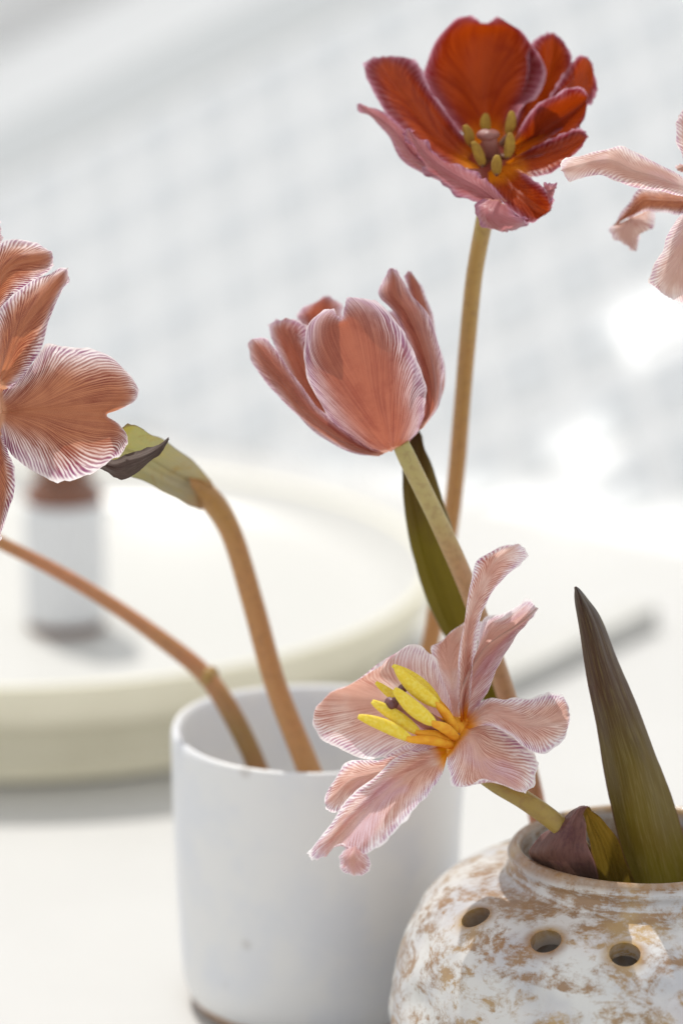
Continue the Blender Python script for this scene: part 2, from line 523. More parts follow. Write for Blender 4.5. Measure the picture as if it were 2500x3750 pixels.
M['pale'] = petal_mat('petal_pale_pink', (0.76, 0.49, 0.40), (0.78, 0.55, 0.54), (0.66, 0.47, 0.62), (0.42, 0.14, 0.10), (0.35, 0.11, 0.26),
                      (0.80, 0.36, 0.03), N=0.85, amount=0.8, white=(0.93, 0.90, 0.91), white_at=0.82, base_len=0.13, gaps=1.0, transl=0.40, streak=0.2, cream=0.75)
M['salmon'] = petal_mat('petal_salmon_striped', (0.53, 0.225, 0.12), (0.56, 0.29, 0.23), (0.56, 0.35, 0.48), (0.21, 0.05, 0.033), (0.22, 0.05, 0.14),
                        (0.66, 0.36, 0.22), N=0.9, amount=1.0, white=(0.90, 0.85, 0.85), white_at=0.84, base_len=0.05, gaps=0.9, transl=0.45)
M['rose'] = petal_mat('petal_dusky_rose', (0.47, 0.17, 0.105), (0.50, 0.245, 0.21), (0.55, 0.34, 0.46), (0.23, 0.048, 0.036), (0.25, 0.065, 0.15),
                      (0.62, 0.34, 0.26), N=0.7, amount=0.8, white=(0.88, 0.78, 0.82), white_at=0.87, base_len=0.06, gaps=0.7, transl=0.38, streak=0.8)
M['red_in'] = petal_mat('petal_burnt_orange', (0.36, 0.060, 0.016), (0.20, 0.018, 0.011), (0.36, 0.11, 0.15), (0.15, 0.010, 0.007), (0.18, 0.03, 0.06),
                        (0.62, 0.19, 0.01), N=0.5, amount=0.55, white=(0.76, 0.54, 0.64), white_at=0.82, streak=1.0, base_len=0.24, gaps=0.15, transl=0.42, white_amt=0.75)
M['red_out'] = petal_mat('petal_mauve_back', (0.46, 0.19, 0.20), (0.44, 0.20, 0.26), (0.36, 0.15, 0.25), (0.34, 0.08, 0.08), (0.28, 0.08, 0.12),
                         (0.5, 0.22, 0.18), N=0.6, amount=0.5, white=(0.66, 0.42, 0.46), white_at=0.95, base_len=0.05, gaps=0.3, transl=0.4, white_amt=0.5)
M['blade'] = leaf_mat('leaf_olive', [(0.0, (0.14, 0.115, 0.012)), (0.4, (0.115, 0.078, 0.012)), (0.62, (0.075, 0.038, 0.02)), (1.0, (0.03, 0.014, 0.016))],
                      (0.22, 0.17, 0.065), (0.12, 0.05, 0.04), transl=0.25)
M['blade_green'] = leaf_mat('leaf_green', [(0.0, (0.17, 0.13, 0.015)), (0.5, (0.145, 0.11, 0.01)), (0.75, (0.10, 0.065, 0.012)), (1.0, (0.085, 0.04, 0.018))],
                            (0.10, 0.07, 0.01), (0.32, 0.33, 0.26), transl=0.3)
M['purple'] = leaf_mat('leaf_purple', [(0.0, (0.10, 0.055, 0.03)), (0.5, (0.17, 0.08, 0.07)), (1.0, (0.24, 0.12, 0.11))],
                       (0.08, 0.035, 0.035), (0.30, 0.15, 0.14), N=12, transl=0.2, blot=(0.10, 0.04, 0.05))
M['olive_in'] = leaf_mat('leaf_inner', [(0.0, (0.16, 0.11, 0.012)), (0.6, (0.20, 0.12, 0.015)), (1.0, (0.24, 0.13, 0.02))],
                         (0.12, 0.08, 0.01), (0.18, 0.06, 0.05), N=12, transl=0.4, blot=(0.12, 0.06, 0.01))
M['yellowing'] = leaf_mat('leaf_yellowing', [(0.0, (0.38, 0.22, 0.12)), (0.35, (0.32, 0.28, 0.16)), (0.75, (0.34, 0.33, 0.12)), (1.0, (0.36, 0.31, 0.03))],
                          (0.40, 0.32, 0.10), (0.14, 0.09, 0.05), N=5, transl=0.3, blot=(0.30, 0.20, 0.05))
M['dry'] = leaf_mat('leaf_dried', [(0.0, (0.085, 0.055, 0.045)), (0.6, (0.075, 0.05, 0.04)), (1.0, (0.05, 0.03, 0.025))],
                    (0.14, 0.10, 0.085), (0.05, 0.03, 0.025), N=30, transl=0.05, rough=0.6, rim_w=0.95)
M['stem_tan'] = stem_mat('stem_tan', [(0.0, (0.42, 0.35, 0.10)), (0.12, (0.42, 0.27, 0.08)), (0.4, (0.43, 0.22, 0.065)), (1.0, (0.44, 0.20, 0.07))])
M['stem_mid'] = stem_mat('stem_mid', [(0.0, (0.40, 0.37, 0.13)), (0.18, (0.42, 0.34, 0.13)), (0.35, (0.45, 0.25, 0.13)), (1.0, (0.42, 0.18, 0.10))])
M['stem_brown'] = stem_mat('stem_brown', [(0.0, (0.34, 0.20, 0.05)), (0.3, (0.46, 0.20, 0.09)), (0.6, (0.40, 0.16, 0.07)), (0.75, (0.26, 0.15, 0.04)), (1.0, (0.33, 0.14, 0.05))])
M['stem_green'] = stem_mat('stem_olive', [(0.0, (0.34, 0.27, 0.06)), (0.5, (0.32, 0.22, 0.045)), (1.0, (0.24, 0.15, 0.035))])

# ------------------------------------------------------------------ setting
def box_mesh(name, sx, sy, sz, bev=0.0, seg=2):
    bm = bmesh.new()
    bmesh.ops.create_cube(bm, size=1.0)
    bmesh.ops.scale(bm, vec=(sx, sy, sz), verts=bm.verts)
    if bev:
        bmesh.ops.bevel(bm, geom=list(bm.edges), offset=bev, segments=seg, profile=0.5, affect='EDGES')
    me = bpy.data.meshes.new(name)
    bm.to_mesh(me); bm.free()
    return me


me = mesh_from([(-3, -1.0, 0), (3, -1.0, 0), (3, 5, 0), (-3, 5, 0)], [(0, 1, 2, 3)], 'tabletop')
tag(link('tabletop', me, M['table'], smooth=False), kind='structure')

# sloping tiled surface behind the table; its axes are found from the rows and columns of the joints
zr, zc = -0.32, -0.90
Rw = CR + CU * 0.445 + CF * zr
Uw = -CR * 0.158 + CU * 1.0 - CF * zc
Rn = Rw / np.linalg.norm(Rw)
Un = Uw - Rn * Uw.dot(Rn); Un /= np.linalg.norm(Un)
Nn = np.cross(Rn, Un)
base_pt = P(1116, 1700, 1.76)


def on_plane(x, y):
    ray = P(x, y, 1.0) - C0
    return C0 + ray * ((base_pt - C0).dot(Nn) / ray.dot(Nn))


O = on_plane(512, 885)
ax = on_plane(512 + 214, 885 - 214 * 0.445)
ay = on_plane(512 - 214 * 0.158, 885 - 214)
pr_, pu_ = abs((ax - O).dot(Rn)), abs((ay - O).dot(Un))
mw = Matrix(((*Rn, 0), (*Un, 0), (*Nn, 0), (0, 0, 0, 1)))
WALLM = Matrix(((Rn[0], Un[0], Nn[0], O[0]), (Rn[1], Un[1], Nn[1], O[1]), (Rn[2], Un[2], Nn[2], O[2]), (0, 0, 0, 1)))
TOP = 2 * pu_
me = mesh_from([(-0.6, -1.2, 0), (1.1, -1.2, 0), (1.1, TOP + pu_, 0), (-0.6, TOP + pu_, 0)], [(0, 1, 2, 3)], 'wall')
wall = link('wall', me, M['grout'], smooth=False)
wall.matrix_world = WALLM
tag(wall, kind='structure')
bpy.context.view_layer.update()
th = 0.0012
tile_me = []
for k in range(3):
    t_ = box_mesh('tile', pr_ - 0.0085, pu_ - 0.0125, th, 0.0008)
    t_.materials.append(M['tile_a'] if k != 1 else M['tile_b'])
    tile_me.append(t_)
for i in range(-6, 14):
    for j in range(-10, 2):
        c = O + Rn * ((i + .5) * pr_) + Un * ((j + .5) * pu_)
        if c[2] < -0.03: continue
        dd = (c - C0).dot(CF)
        px = 1250 + (c - C0).dot(CR) / dd * PXM
        py = 1875 - (c - C0).dot(CU) / dd * PXM
        if not (-500 < px < 3000 and -500 < py < 2700): continue
        t = bpy.data.objects.new('tile', tile_me[random.choice((0, 0, 1, 2))])
        COL.objects.link(t)
        nrm = Vector((random.gauss(0, .012), random.gauss(0, .012), 1)).normalized()
        rot = Vector((0, 0, 1)).rotation_difference(nrm).to_matrix().to_4x4()
        t.parent = wall
        t.matrix_local = Matrix.Translation(((i + .5) * pr_, (j + .5) * pu_, th / 2 + 0.0004)) @ rot
trim = link('trim', box_mesh('trim', 1.6, pu_ - 0.004, 0.004, 0.0015), M['trim'], None, smooth=False)
trim.parent = wall
trim.matrix_local = Matrix.Translation((0.2, TOP + pu_ * .5, 0.002))
# flat sill above the slope
a = O + Rn * -0.6 + Un * (TOP + pu_); b = O + Rn * 1.1 + Un * (TOP + pu_)
back = np.array((-0.02, 0.19, 0.01))
me = mesh_from([a, b, b + back, a + back], [(0, 1, 2, 3)], 'sill')
tag(link('window_sill', me, M['plaster'], smooth=False), kind='structure')

# added panel mostly out of view: shades the tiles, two holes shape sun patches
print('tile top edge', O + Rn * -0.35 + Un * (TOP + pu_), O + Rn * 0.45 + Un * (TOP + pu_))
YW = 2.26
LAMP = np.array(key_ob.location)
def sunward(q):
    r = LAMP - q
    return q + r * ((YW - q[1]) / r[1])
def to_panel(x, y):
    return sunward(on_plane(x, y))
SUN_HOLES = [[(2190, 1178), (2410, 1055), (2580, 1200), (2325, 1345)], [(1975, 1638), (2190, 1522), (2298, 1695), (2100, 1798)]]
hd = np.array((Rn[0] - Un[0] * Rn[2] / Un[2], Rn[1] - Un[1] * Rn[2] / Un[2], 0)); hd /= np.linalg.norm(hd)
foot = base_pt - Un * ((base_pt[2] - 0.0) / Un[2])
tops = []
for t_ in (0.9, -1.1):
    q = foot + hd * t_ - np.array((hd[1], -hd[0], 0)) * 0.015
    tops.append(sunward(q))
from mathutils.geometry import tessellate_polygon
loops = [[Vector((tops[1][0], YW, 0.0)), Vector((0.6, YW, 0.0)), Vector((0.6, YW, tops[0][2])), Vector(tops[0]), Vector(tops[1])]]
for pn in SUN_HOLES:
    loops.append([Vector(to_panel(x, y)) for x, y in pn])
flat = [p for lp in loops for p in lp]
me = mesh_from(flat, [tuple(t_) for t_ in tessellate_polygon(loops)], 'shade_panel')
tag(link('shade_panel', me, M['plaster'], smooth=False), kind='structure')

# ------------------------------------------------------------------ tray
TRAY = np.array((-0.121, 1.39, 0.0))
prof = [(0.001, 0.0012), (0.128, 0.0012), (0.1335, 0.004), (0.1355, 0.012), (0.137, 0.017), (0.1385, 0.0185), (0.146, 0.0195), (0.1525, 0.022), (0.155, 0.027), (0.156, 0.0335), (0.1545, 0.0352), (0.1525, 0.0345)]
prof = [(r, z * 1.2) for r, z in prof]
V, F, _ = lathe(prof, 128, 3)
tray = empty('round_tray', TRAY)
tag(tray, 'large round cream tray with a white top, under the brown bottle', 'tray')
me = mesh_from(V, F, 'body'); o = link('body', me, M['cream']); o.parent = tray
prof = [(0.1527, 0.0346), (0.149, 0.0315), (0.141, 0.0265), (0.130, 0.0235), (0.11, 0.0225), (0.06, 0.0222), (0.0005, 0.0222)]
prof = [(r, z * 1.2) for r, z in prof]
V, F, _ = lathe(prof, 128, 3)
o = link('plate', mesh_from(V, F, 'plate'), M['tray_white']); o.parent = tray

# ------------------------------------------------------------------ bottle on the tray
M['amber'] = simple_mat('amber_glass', (0.16, 0.05, 0.015), 0.12, coat=0.5)
M['paper'] = simple_mat('label_paper', (0.66, 0.67, 0.68), 0.6)
M['cap'] = simple_mat('bottle_cap', (0.20, 0.075, 0.03), 0.35)
bx, by = VIEW(152, 1440)
bd = 1.455
bp = P(bx, by, bd)
for _ in range(6):
    bp = C0 + (bp - C0) * ((CAMZ - 0.0266) / (CAMZ - bp[2]))
bottle = empty('dropper_bottle', bp)
tag(bottle, 'small amber bottle with a white label standing on the round tray', 'bottle')
prof = [(0.0005, 0.0), (0.0125, 0.0), (0.0145, 0.0015), (0.0147, 0.006), (0.0147, 0.048), (0.0140, 0.0525), (0.0118, 0.0560), (0.0088, 0.0590), (0.0078, 0.066), (0.0005, 0.066)]
V, F, _ = lathe(prof, 48, 3)
o = link('glass', mesh_from(V, F, 'glass'), M['amber']); o.parent = bottle
prof = [(0.01485, 0.0055), (0.01500, 0.0058), (0.01500, 0.0468), (0.01485, 0.0471)]
V, F, _ = lathe(prof, 48, 2)
o = link('label', mesh_from(V, F, 'label'), M['paper']); o.parent = bottle
prof = [(0.0080, 0.0595), (0.0100, 0.0598), (0.0104, 0.061), (0.0104, 0.072), (0.0095, 0.0735), (0.0005, 0.0737)]
V, F, _ = lathe(prof, 48, 2)
o = link('cap', mesh_from(V, F, 'cap'), M['cap']); o.parent = bottle

# added strip at the right of the tray, made up to form a dark band
def on_z(x, y, z=0.0):
    q = P(x, y, 1.0)
    return C0 + (q - C0) * ((CAMZ - z) / (CAMZ - q[2]))
M['strip'] = simple_mat('strip_pale', (0.50, 0.495, 0.47), 0.6, (0.46, 0.455, 0.43), 60)
e0, e1 = on_z(*VIEW(1120, 1628)), on_z(*VIEW(1512, 1440))
dirv = e1 - e0; L = np.linalg.norm(dirv); dirv /= L
me = box_mesh('band_strip', L, 0.014, 0.009, 0.001)
o = link('band_strip', me, M['strip'], smooth=False)
nrm2 = np.array((-dirv[1], dirv[0], 0))
o.location = Vector((e0 + e1) / 2 + nrm2 * 0.007 + np.array((0, 0, 0.0045)))
o.rotation_euler = (0, 0, math.atan2(dirv[1], dirv[0]))
tag(o, 'narrow pale strip added on the table to form a dark band behind the olive leaf', 'stone strip')

# ------------------------------------------------------------------ cup
CUP = on_z(1164, 2662, 0.085)
CUP[2] = 0
def cupj(a, z, r, t):
    return (0.0005 * math.sin(2 * a + 1) * (r > .03) + 0.00025 * math.sin(5 * a + z * 90), 0.0006 * math.sin(2 * a + 2.2) * (z > .07))
prof = [(0.0005, 0.0015), (0.034, 0.0015), (0.0375, 0.0025), (0.0398, 0.007), (0.0408, 0.014), (0.0415, 0.030), (0.0424, 0.055), (0.0430, 0.072), (0.0429, 0.0785), (0.0420, 0.0803), (0.0407, 0.0798), (0.0398, 0.0775), (0.0393, 0.070), (0.0386, 0.045), (0.0375, 0.018), (0.034, 0.009), (0.02, 0.007), (0.0005, 0.007)]
prof = [(r, z if z < 0.02 else z + 0.005) for r, z in prof]
V, F, _ = lathe(prof, 96, 4, cupj)
cup = link('ceramic_cup', mesh_from(V, F, 'ceramic_cup'), M['cup'])
cup.location = Vector(CUP)
tag(cup, 'tall plain off-white ceramic cup holding two leaning stems', 'cup')

# ------------------------------------------------------------------ vase
VASE = on_z(2318, 3091, 0.081)
VASE[2] = 0
print('vase at', VASE, 'cup', CUP)
rv = random.Random(4)
dimp = []
for k in range(230):
    dimp.append((rv.uniform(0, 2 * math.pi), rv.uniform(0.004, 0.062), rv.uniform(0.005, 0.0085), rv.uniform(0.0006, 0.0016)))
def vj(a, z, r, t):
    dr = 0.0003 * math.sin(3 * a + 40 * z) + 0.0004 * math.sin(2 * a + 1.0)
    if t < TOUT and z < 0.066:
        for (da, dz, rad, dep) in dimp:
            x = ((a - da + math.pi) % (2 * math.pi) - math.pi) * r
            q = (x * x + (z - dz) ** 2 * 1.4) / (rad * rad)
            if q < 1: dr -= dep * (1 - q) ** 1.5
    if t < TOUT and 0.073 < z < 0.0800:
        dr += 0.00025 * math.sin(z * 1500 + a * 0.8)
    return dr, 0.0005 * math.sin(2 * a + .4) * (z > .06)
outer = [(0.0005, 0.0015), (0.034, 0.0015), (0.043, 0.003), (0.0545, 0.010), (0.0625, 0.019), (0.0662, 0.029), (0.0660, 0.0365), (0.0646, 0.045), (0.0619, 0.054), (0.0580, 0.0616), (0.0525, 0.0672), (0.0460, 0.0703), (0.0395, 0.0718), (0.0352, 0.0730), (0.0338, 0.0750), (0.0337, 0.0780), (0.0332, 0.0803), (0.0318, 0.0814)]
inner = [(0.0303, 0.0803), (0.0297, 0.0770), (0.0302, 0.0720), (0.0340, 0.0685), (0.0410, 0.0665), (0.0480, 0.0638), (0.0540, 0.0580), (0.0585, 0.0500), (0.0612, 0.040), (0.0612, 0.030), (0.0575, 0.0200), (0.047, 0.010), (0.03, 0.006), (0.0005, 0.006)]
prof = outer + inner
TOUT = len(outer) / len(prof)
V, F, NR = lathe(prof, 200, 5, vj)
vme = mesh_from(V, F, 'perforated_vase')
vase = link('perforated_vase', vme, M['vase'])
vase.location = Vector(VASE)
# drill the ring of holes through the shoulder
bm = bmesh.new()
hole_pts = []
for k, azd in enumerate(HOLES_AZ):
    az = math.radians(azd)
    out = Vector((math.sin(az), -math.cos(az), 0))
    ctr = out * (0.0495 + 0.0004 * math.sin(k * 5)) + Vector((0, 0, 0.0685 + 0.0006 * math.sin(k * 2.3)))
    nrm = (out * (0.46 + 0.06 * math.sin(k * 4.1)) + Vector((0, 0, 0.86))).normalized()
    hole_pts.append(ctr)
    m4 = Matrix.Translation(ctr) @ nrm.to_track_quat('Z', 'Y').to_matrix().to_4x4()
    bmesh.ops.create_cone(bm, cap_ends=True, segments=28, radius1=0.0039 + 0.0003 * math.sin(k * 3), radius2=0.0043 + 0.0003 * math.sin(k * 3), depth=0.022, matrix=m4)
cme = bpy.data.meshes.new('cut'); bm.to_mesh(cme); bm.free()
cut = bpy.data.objects.new('cut', cme); COL.objects.link(cut); cut.location = Vector(VASE)
md = vase.modifiers.new('holes', 'BOOLEAN'); md.operation = 'DIFFERENCE'; md.object = cut; md.solver = 'EXACT'
bpy.context.view_layer.update()
dg = bpy.context.evaluated_depsgraph_get()
nm = bpy.data.meshes.new_from_object(vase.evaluated_get(dg))
vase.modifiers.clear()
bpy.data.objects.remove(cut)
vase.data = nm
nm.name = 'perforated_vase'
if not nm.materials: nm.materials.append(M['vase'])
nm.polygons.foreach_set('use_smooth', [True] * len(nm.polygons))
try:
    nm.set_sharp_from_angle(angle=math.radians(50))
except Exception as ex:
    print(ex)
co = np.empty(len(nm.vertices) * 3); nm.vertices.foreach_get('co', co); co = co.reshape(-1, 3)
och = np.zeros(len(co))
for h in hole_pts:
    d = np.linalg.norm(co - np.array(h), axis=1)
    och = np.maximum(och, np.clip((0.0072 - d) / 0.0028, 0, 1))
rr = np.hypot(co[:, 0], co[:, 1])
och = np.maximum(och, 0.85 * np.clip((co[:, 2] - 0.0783) / 0.0020, 0, 1))
at = nm.attributes.new('ochre', 'FLOAT', 'POINT'); at.data.foreach_set('value', och.astype(np.float32))
tag(vase, 'squat round vase with brown mottled white glaze and small round holes', 'vase')

# ------------------------------------------------------------------ stamens
def anther(name, p0, p1, wid, mat, parent, seed=0):
    """two-lobed pollen sac from p0 (tip) to p1"""
    p0, p1 = np.array(p0), np.array(p1)
    ax_ = p1 - p0; L = np.linalg.norm(ax_); ax_ /= L
    s1 = np.cross(ax_, CF); s1 /= np.linalg.norm(s1); s2 = np.cross(ax_, s1)
    n, m = 24, 22
    V = []
    rg = random.Random(seed)
    bend = rg.uniform(-.06, .06)
    for j in range(m):
        t = j / (m - 1)
        r = wid / 2 * (math.sin(math.pi * min(1, max(0, .03 + .94 * t))) ** 0.42) * (0.86 + 0.22 * t)
        for i in range(n):
            a = 2 * math.pi * i / n
            g_ = 1 - 0.34 * max(0, math.cos(a + math.pi / 2 + .4 + .5 * t)) ** 6 - 0.26 * max(0, math.cos(a - math.pi / 2 + .4)) ** 6
            g_ *= 1 + rg.uniform(-.015, .015)
            V.append(p0 + ax_ * (L * t) + s1 * (r * g_ * math.cos(a) + bend * L * math.sin(math.pi * t)) + s2 * (r * g_ * math.sin(a) * 0.85))
    F = grid_faces(n, m, True)
    F.append(tuple(range(n - 1, -1, -1))); F.append(tuple(range((m - 1) * n, m * n)))
    return link(name, mesh_from(V, F, name), mat, parent)


def stamen(cmap, dref, base, end, tip, wid, fw, mats, parent, seed=0, name='stamen'):
    b, e, t = [P(*cmap(x, y), dref + z / 1000) for x, y, z in (base, end, tip)]
    f = tube_world(name, [b, b * .5 + e * .5 + np.array((0, 0, .0006)), e, e + (t - e) * .12], [fw * .8, fw * 1.0, fw * .62, fw * .4], mats[0], parent, n=10, m=18)
    anther('anther', t, e, wid, mats[1], f, seed)
    return f


def ball(name, c, r, mat, parent, squash=(1, 1, 1)):
    bm = bmesh.new()
    bmesh.ops.create_icosphere(bm, subdivisions=3, radius=r)
    for v_ in bm.verts:
        v_.co = Vector((v_.co.x * squash[0], v_.co.y * squash[1], v_.co.z * squash[2])) * (1 + .12 * math.sin(3 * math.atan2(v_.co.y, v_.co.x)) ) + Vector(c)
    me = bpy.data.meshes.new(name); bm.to_mesh(me); bm.free()
    return link(name, me, mat, parent)


# ------------------------------------------------------------------ front open tulip
R3 = crop(1050, 1950, 1100 / 1568)
D1 = 1.0
tf = empty('tulip', P(*R3(1440, 1560), 1.006))
tag(tf, 'wide-open pale pink striped tulip with yellow stamens, leaning from the holed vase', 'tulip')
pm = M['pale']
sheet('petal', [
    [(850, 1108), (858, 1098), (866, 1085), (872, 1075), (878, 1062)],
    [(700, 1142), (730, 1070), (770, 1000), (815, 930), (850, 890)],
    [(520, 1180), (580, 1050), (650, 930), (740, 800), (802, 715)],
    [(370, 1178), (430, 1030), (520, 880), (620, 740), (738, 612)],
    [(235, 1120), (285, 1000), (375, 860), (490, 730), (645, 594)],
    [(160, 1045), (155, 945), (240, 842), (375, 766), (545, 632)],
    [(137, 980), (160, 900), (232, 845), (350, 780), (478, 702)],
], [2, 9, 14, 16, 16, 14, 12], [-8, 0, 4, 1, -4], D1, R3, pm, tf, nu=61, nv=61, seed=1, tip=.1, ripple=.5)
sheet('petal', [
    [(868, 1045), (880, 1040), (895, 1030)],
    [(800, 800), (860, 790), (930, 790)],
    [(752, 628), (850, 620), (985, 640)],
    [(800, 565), (890, 510), (1010, 520)],
    [(875, 506), (945, 468), (1030, 450)],
], [8, 18, 22, 23, 22], [-3, 3, -2], D1, R3, pm, tf, seed=2)
sheet('petal', [
    [(905, 992), (918, 996), (932, 992)],
    [(898, 850), (925, 850), (960, 850)],
    [(898, 650), (935, 650), (976, 650)],
    [(918, 460), (955, 465), (993, 470)],
    [(948, 310), (1000, 320), (1060, 335)],
    [(972, 215), (1050, 222), (1140, 240)],
    [(992, 152), (1090, 150), (1200, 190)],
    [(1075, 88), (1160, 95), (1250, 135)],
    [(1165, 60), (1215, 62), (1256, 92)],
], [4, 0, -3, -4, -3, 0, 3, 5, 6], [-3, 3, -1], D1, R3, pm, tf, seed=3, ripple=.3)
sheet('petal', [
    [(905, 985), (910, 988), (915, 990), (922, 988), (930, 980)],
    [(930, 850), (914, 880), (905, 905), (935, 920), (978, 930)],
    [(955, 720), (938, 755), (920, 800), (965, 840), (1032, 850)],
    [(985, 630), (972, 665), (968, 700), (1030, 725), (1088, 745)],
    [(1000, 535), (1018, 570), (1035, 600), (1090, 625), (1140, 645)],
    [(1028, 446), (1070, 490), (1110, 540), (1150, 560), (1182, 575)],
    [(1130, 432), (1158, 455), (1182, 495), (1200, 508), (1215, 508)],
    [(1212, 372), (1232, 400), (1250, 445), (1260, 455), (1266, 462)],
    [(1250, 330), (1282, 360), (1303, 395), (1295, 425), (1278, 450)],
], [4, 4, 4, 5, 6, 8, 9, 9, 9], [13, 4, -8, 5, 1], D1, R3, pm, tf, nu=61, seed=4, ripple=.3)
sheet('petal', [
    [(895, 1005), (912, 1015), (930, 1030)],
    [(1030, 880), (1045, 940), (1060, 1010)],
    [(1140, 864), (1150, 965), (1165, 1070)],
    [(1260, 870), (1255, 1000), (1255, 1130)],
    [(1360, 845), (1370, 990), (1325, 1158)],
    [(1428, 838), (1455, 960), (1425, 1112)],
    [(1462, 890), (1477, 955), (1466, 1040)],
], [4, 0, -1, 1, 4, 6, 8], [11, 0, -8], D1, R3, pm, tf, seed=5)
sheet('petal', [
    [(842, 1150), (880, 1075), (940, 985)],
    [(838, 1215), (960, 1080), (1055, 985)],
    [(850, 1280), (1000, 1175), (1160, 1050)],
    [(878, 1326), (1040, 1250), (1250, 1125)],
    [(955, 1320), (1100, 1285), (1305, 1195)],
    [(1040, 1293), (1170, 1325), (1302, 1280)],
    [(1120, 1308), (1215, 1355), (1270, 1352)],
], [1, -2, -4, -6, -7, -8, -8], [-9, -3, 10], D1, R3, pm, tf, seed=6)
fp = sheet('petal', [
    [(826, 1118), (832, 1138), (835, 1150), (838, 1156), (840, 1162)],
    [(718, 1122), (748, 1158), (765, 1200), (785, 1240), (803, 1272)],
    [(598, 1158), (632, 1208), (655, 1260), (700, 1320), (738, 1368)],
    [(485, 1246), (515, 1290), (540, 1340), (600, 1405), (662, 1455)],
    [(385, 1336), (412, 1385), (440, 1430), (510, 1500), (578, 1546)],
    [(285, 1440), (315, 1480), (345, 1525), (420, 1590), (490, 1632)],
    [(200, 1560), (235, 1575), (268, 1610), (335, 1650), (400, 1684)],
    [(125, 1638), (170, 1640), (222, 1660), (285, 1630), (335, 1662)],
    [(102, 1690), (140, 1712), (205, 1690), (250, 1640), (300, 1612)],
], [1, -4, -8, -11, -13, -14, -13, -11, -8], [9, 0, 0, -7, -9], D1, R3, pm, tf, nu=61, nv=71, seed=7)
sheet('petal_tip', [
    [(320, 1625), (360, 1630), (405, 1640)],
    [(295, 1665), (350, 1668), (418, 1668)],
    [(276, 1700), (340, 1710), (437, 1712)],
    [(278, 1745), (345, 1755), (433, 1758)],
    [(305, 1782), (355, 1793), (412, 1796)],
], [-17, -21, -22, -19, -16], [2, -3, 2], D1, R3, pm, fp, nu=25, nv=25, seed=8, ripple=.2, vofs=.5)
sheet('petal', [
    [(830, 1090), (830, 1120), (830, 1150)],
    [(610, 1120), (600, 1220), (620, 1300)],
    [(470, 1182), (450, 1260), (460, 1350)],
    [(345, 1192), (330, 1300), (350, 1420)],
    [(252, 1272), (255, 1370), (280, 1450)],
    [(203, 1365), (197, 1420), (216, 1470)],
], [4, 4, 3, 2, 1, 1], [3, -4, 3], D1, R3, pm, tf, seed=9)
ball('receptacle', P(*R3(880, 1068), D1 + .0055), .0055, M['filament'], tf, (1, .8, 1))
ym = (M['filament'], M['pollen'])
stamen(R3, D1, (885, 1040, 1), (790, 905, -7), (566, 706, -9), .0040, .0014, ym, tf, 1)
stamen(R3, D1, (880, 1030, 4), (800, 890, 1), (552, 694, 0), .0030, .0010, ym, tf, 2)
stamen(R3, D1, (870, 1040, 3), (740, 960, 2), (464, 784, -1), .0029, .0010, ym, tf, 3)
stamen(R3, D1, (880, 1070, -2), (770, 1000, -11), (560, 818, -13), .0042, .0015, ym, tf, 4)
stamen(R3, D1, (860, 1095, -1), (690, 1048, -9), (444, 882, -10), .0036, .0014, ym, tf, 5)
stamen(R3, D1, (855, 1110, -2), (648, 1082, -12), (372, 960, -13), .0036, .0015, ym, tf, 6)
ps = tube('pistil', [(870, 1080, 2), (740, 990, -4), (620, 910, -7), (560, 885, -8)], [.0026, .0025, .0019, .0016], D1, R3, M['pistil'], tf, n=12, m=20)
ball('stigma', P(*R3(546, 893), D1 - .0095), .0017, M['stigma'], ps, (1.1, 1, .95))
ball('stigma', P(*R3(604, 818), D1 - .004), .0012, M['stigma'], ps)
tube('stem', [(868, 1085, 6), (950, 1200, 9), (1090, 1312, 9), (1240, 1398, 7), (1390, 1505, 6), (1480, 1590, 9), (1600, 1760, 22), (1690, 1900, 32)], [.0022, .0024, .0026, .0027, .0028, .0028], D1, R3, M['stem_green'], tf, noise=.02)

# ------------------------------------------------------------------ left striped tulip
R4 = crop(0, 750, 700 / 1266)
D2 = 0.998
tl = empty('tulip', P(*VIEW(700, 1745), 1.115))
tag(tl, 'salmon striped tulip seen from behind with a dried brown leaf tip', 'tulip')
sm = M['salmon']
sheet('petal', [
    [(-24, 1240), (-12, 1310), (-6, 1355), (0, 1372), (-6, 1390), (-9, 1410), (-12, 1440)],
    [(85, 1170), (112, 1240), (130, 1310), (140, 1370), (130, 1440), (110, 1520), (55, 1620)],
    [(215, 1060), (240, 1150), (265, 1260), (280, 1370), (270, 1470), (250, 1590), (190, 1748)],
    [(300, 920), (360, 1060), (410, 1220), (430, 1378), (420, 1500), (390, 1650), (345, 1824)],
    [(440, 932), (510, 1070), (560, 1230), (580, 1385), (570, 1490), (540, 1640), (480, 1822)],
    [(610, 948), (680, 1080), (710, 1240), (670, 1388), (690, 1475), (680, 1600), (620, 1772)],
    [(755, 1034), (810, 1120), (810, 1260), (700, 1390), (760, 1468), (775, 1570), (735, 1710)],
    [(850, 1116), (885, 1190), (862, 1300), (712, 1391), (785, 1458), (828, 1545), (802, 1658)],
    [(898, 1178), (919, 1240), (880, 1312), (718, 1389), (796, 1456), (846, 1555), (828, 1612)],
], [0, -3, -5, -6, -6, -5, -3, -1, 1], [[6, 1, -2, -1, -2, 0, 4]] * 7 + [[4, 0, -1, 2, -2, 0, 3]] * 2, D2, R4, sm, tl, nu=97, nv=81, seed=21, tip=.1, vein=(.95, .08))
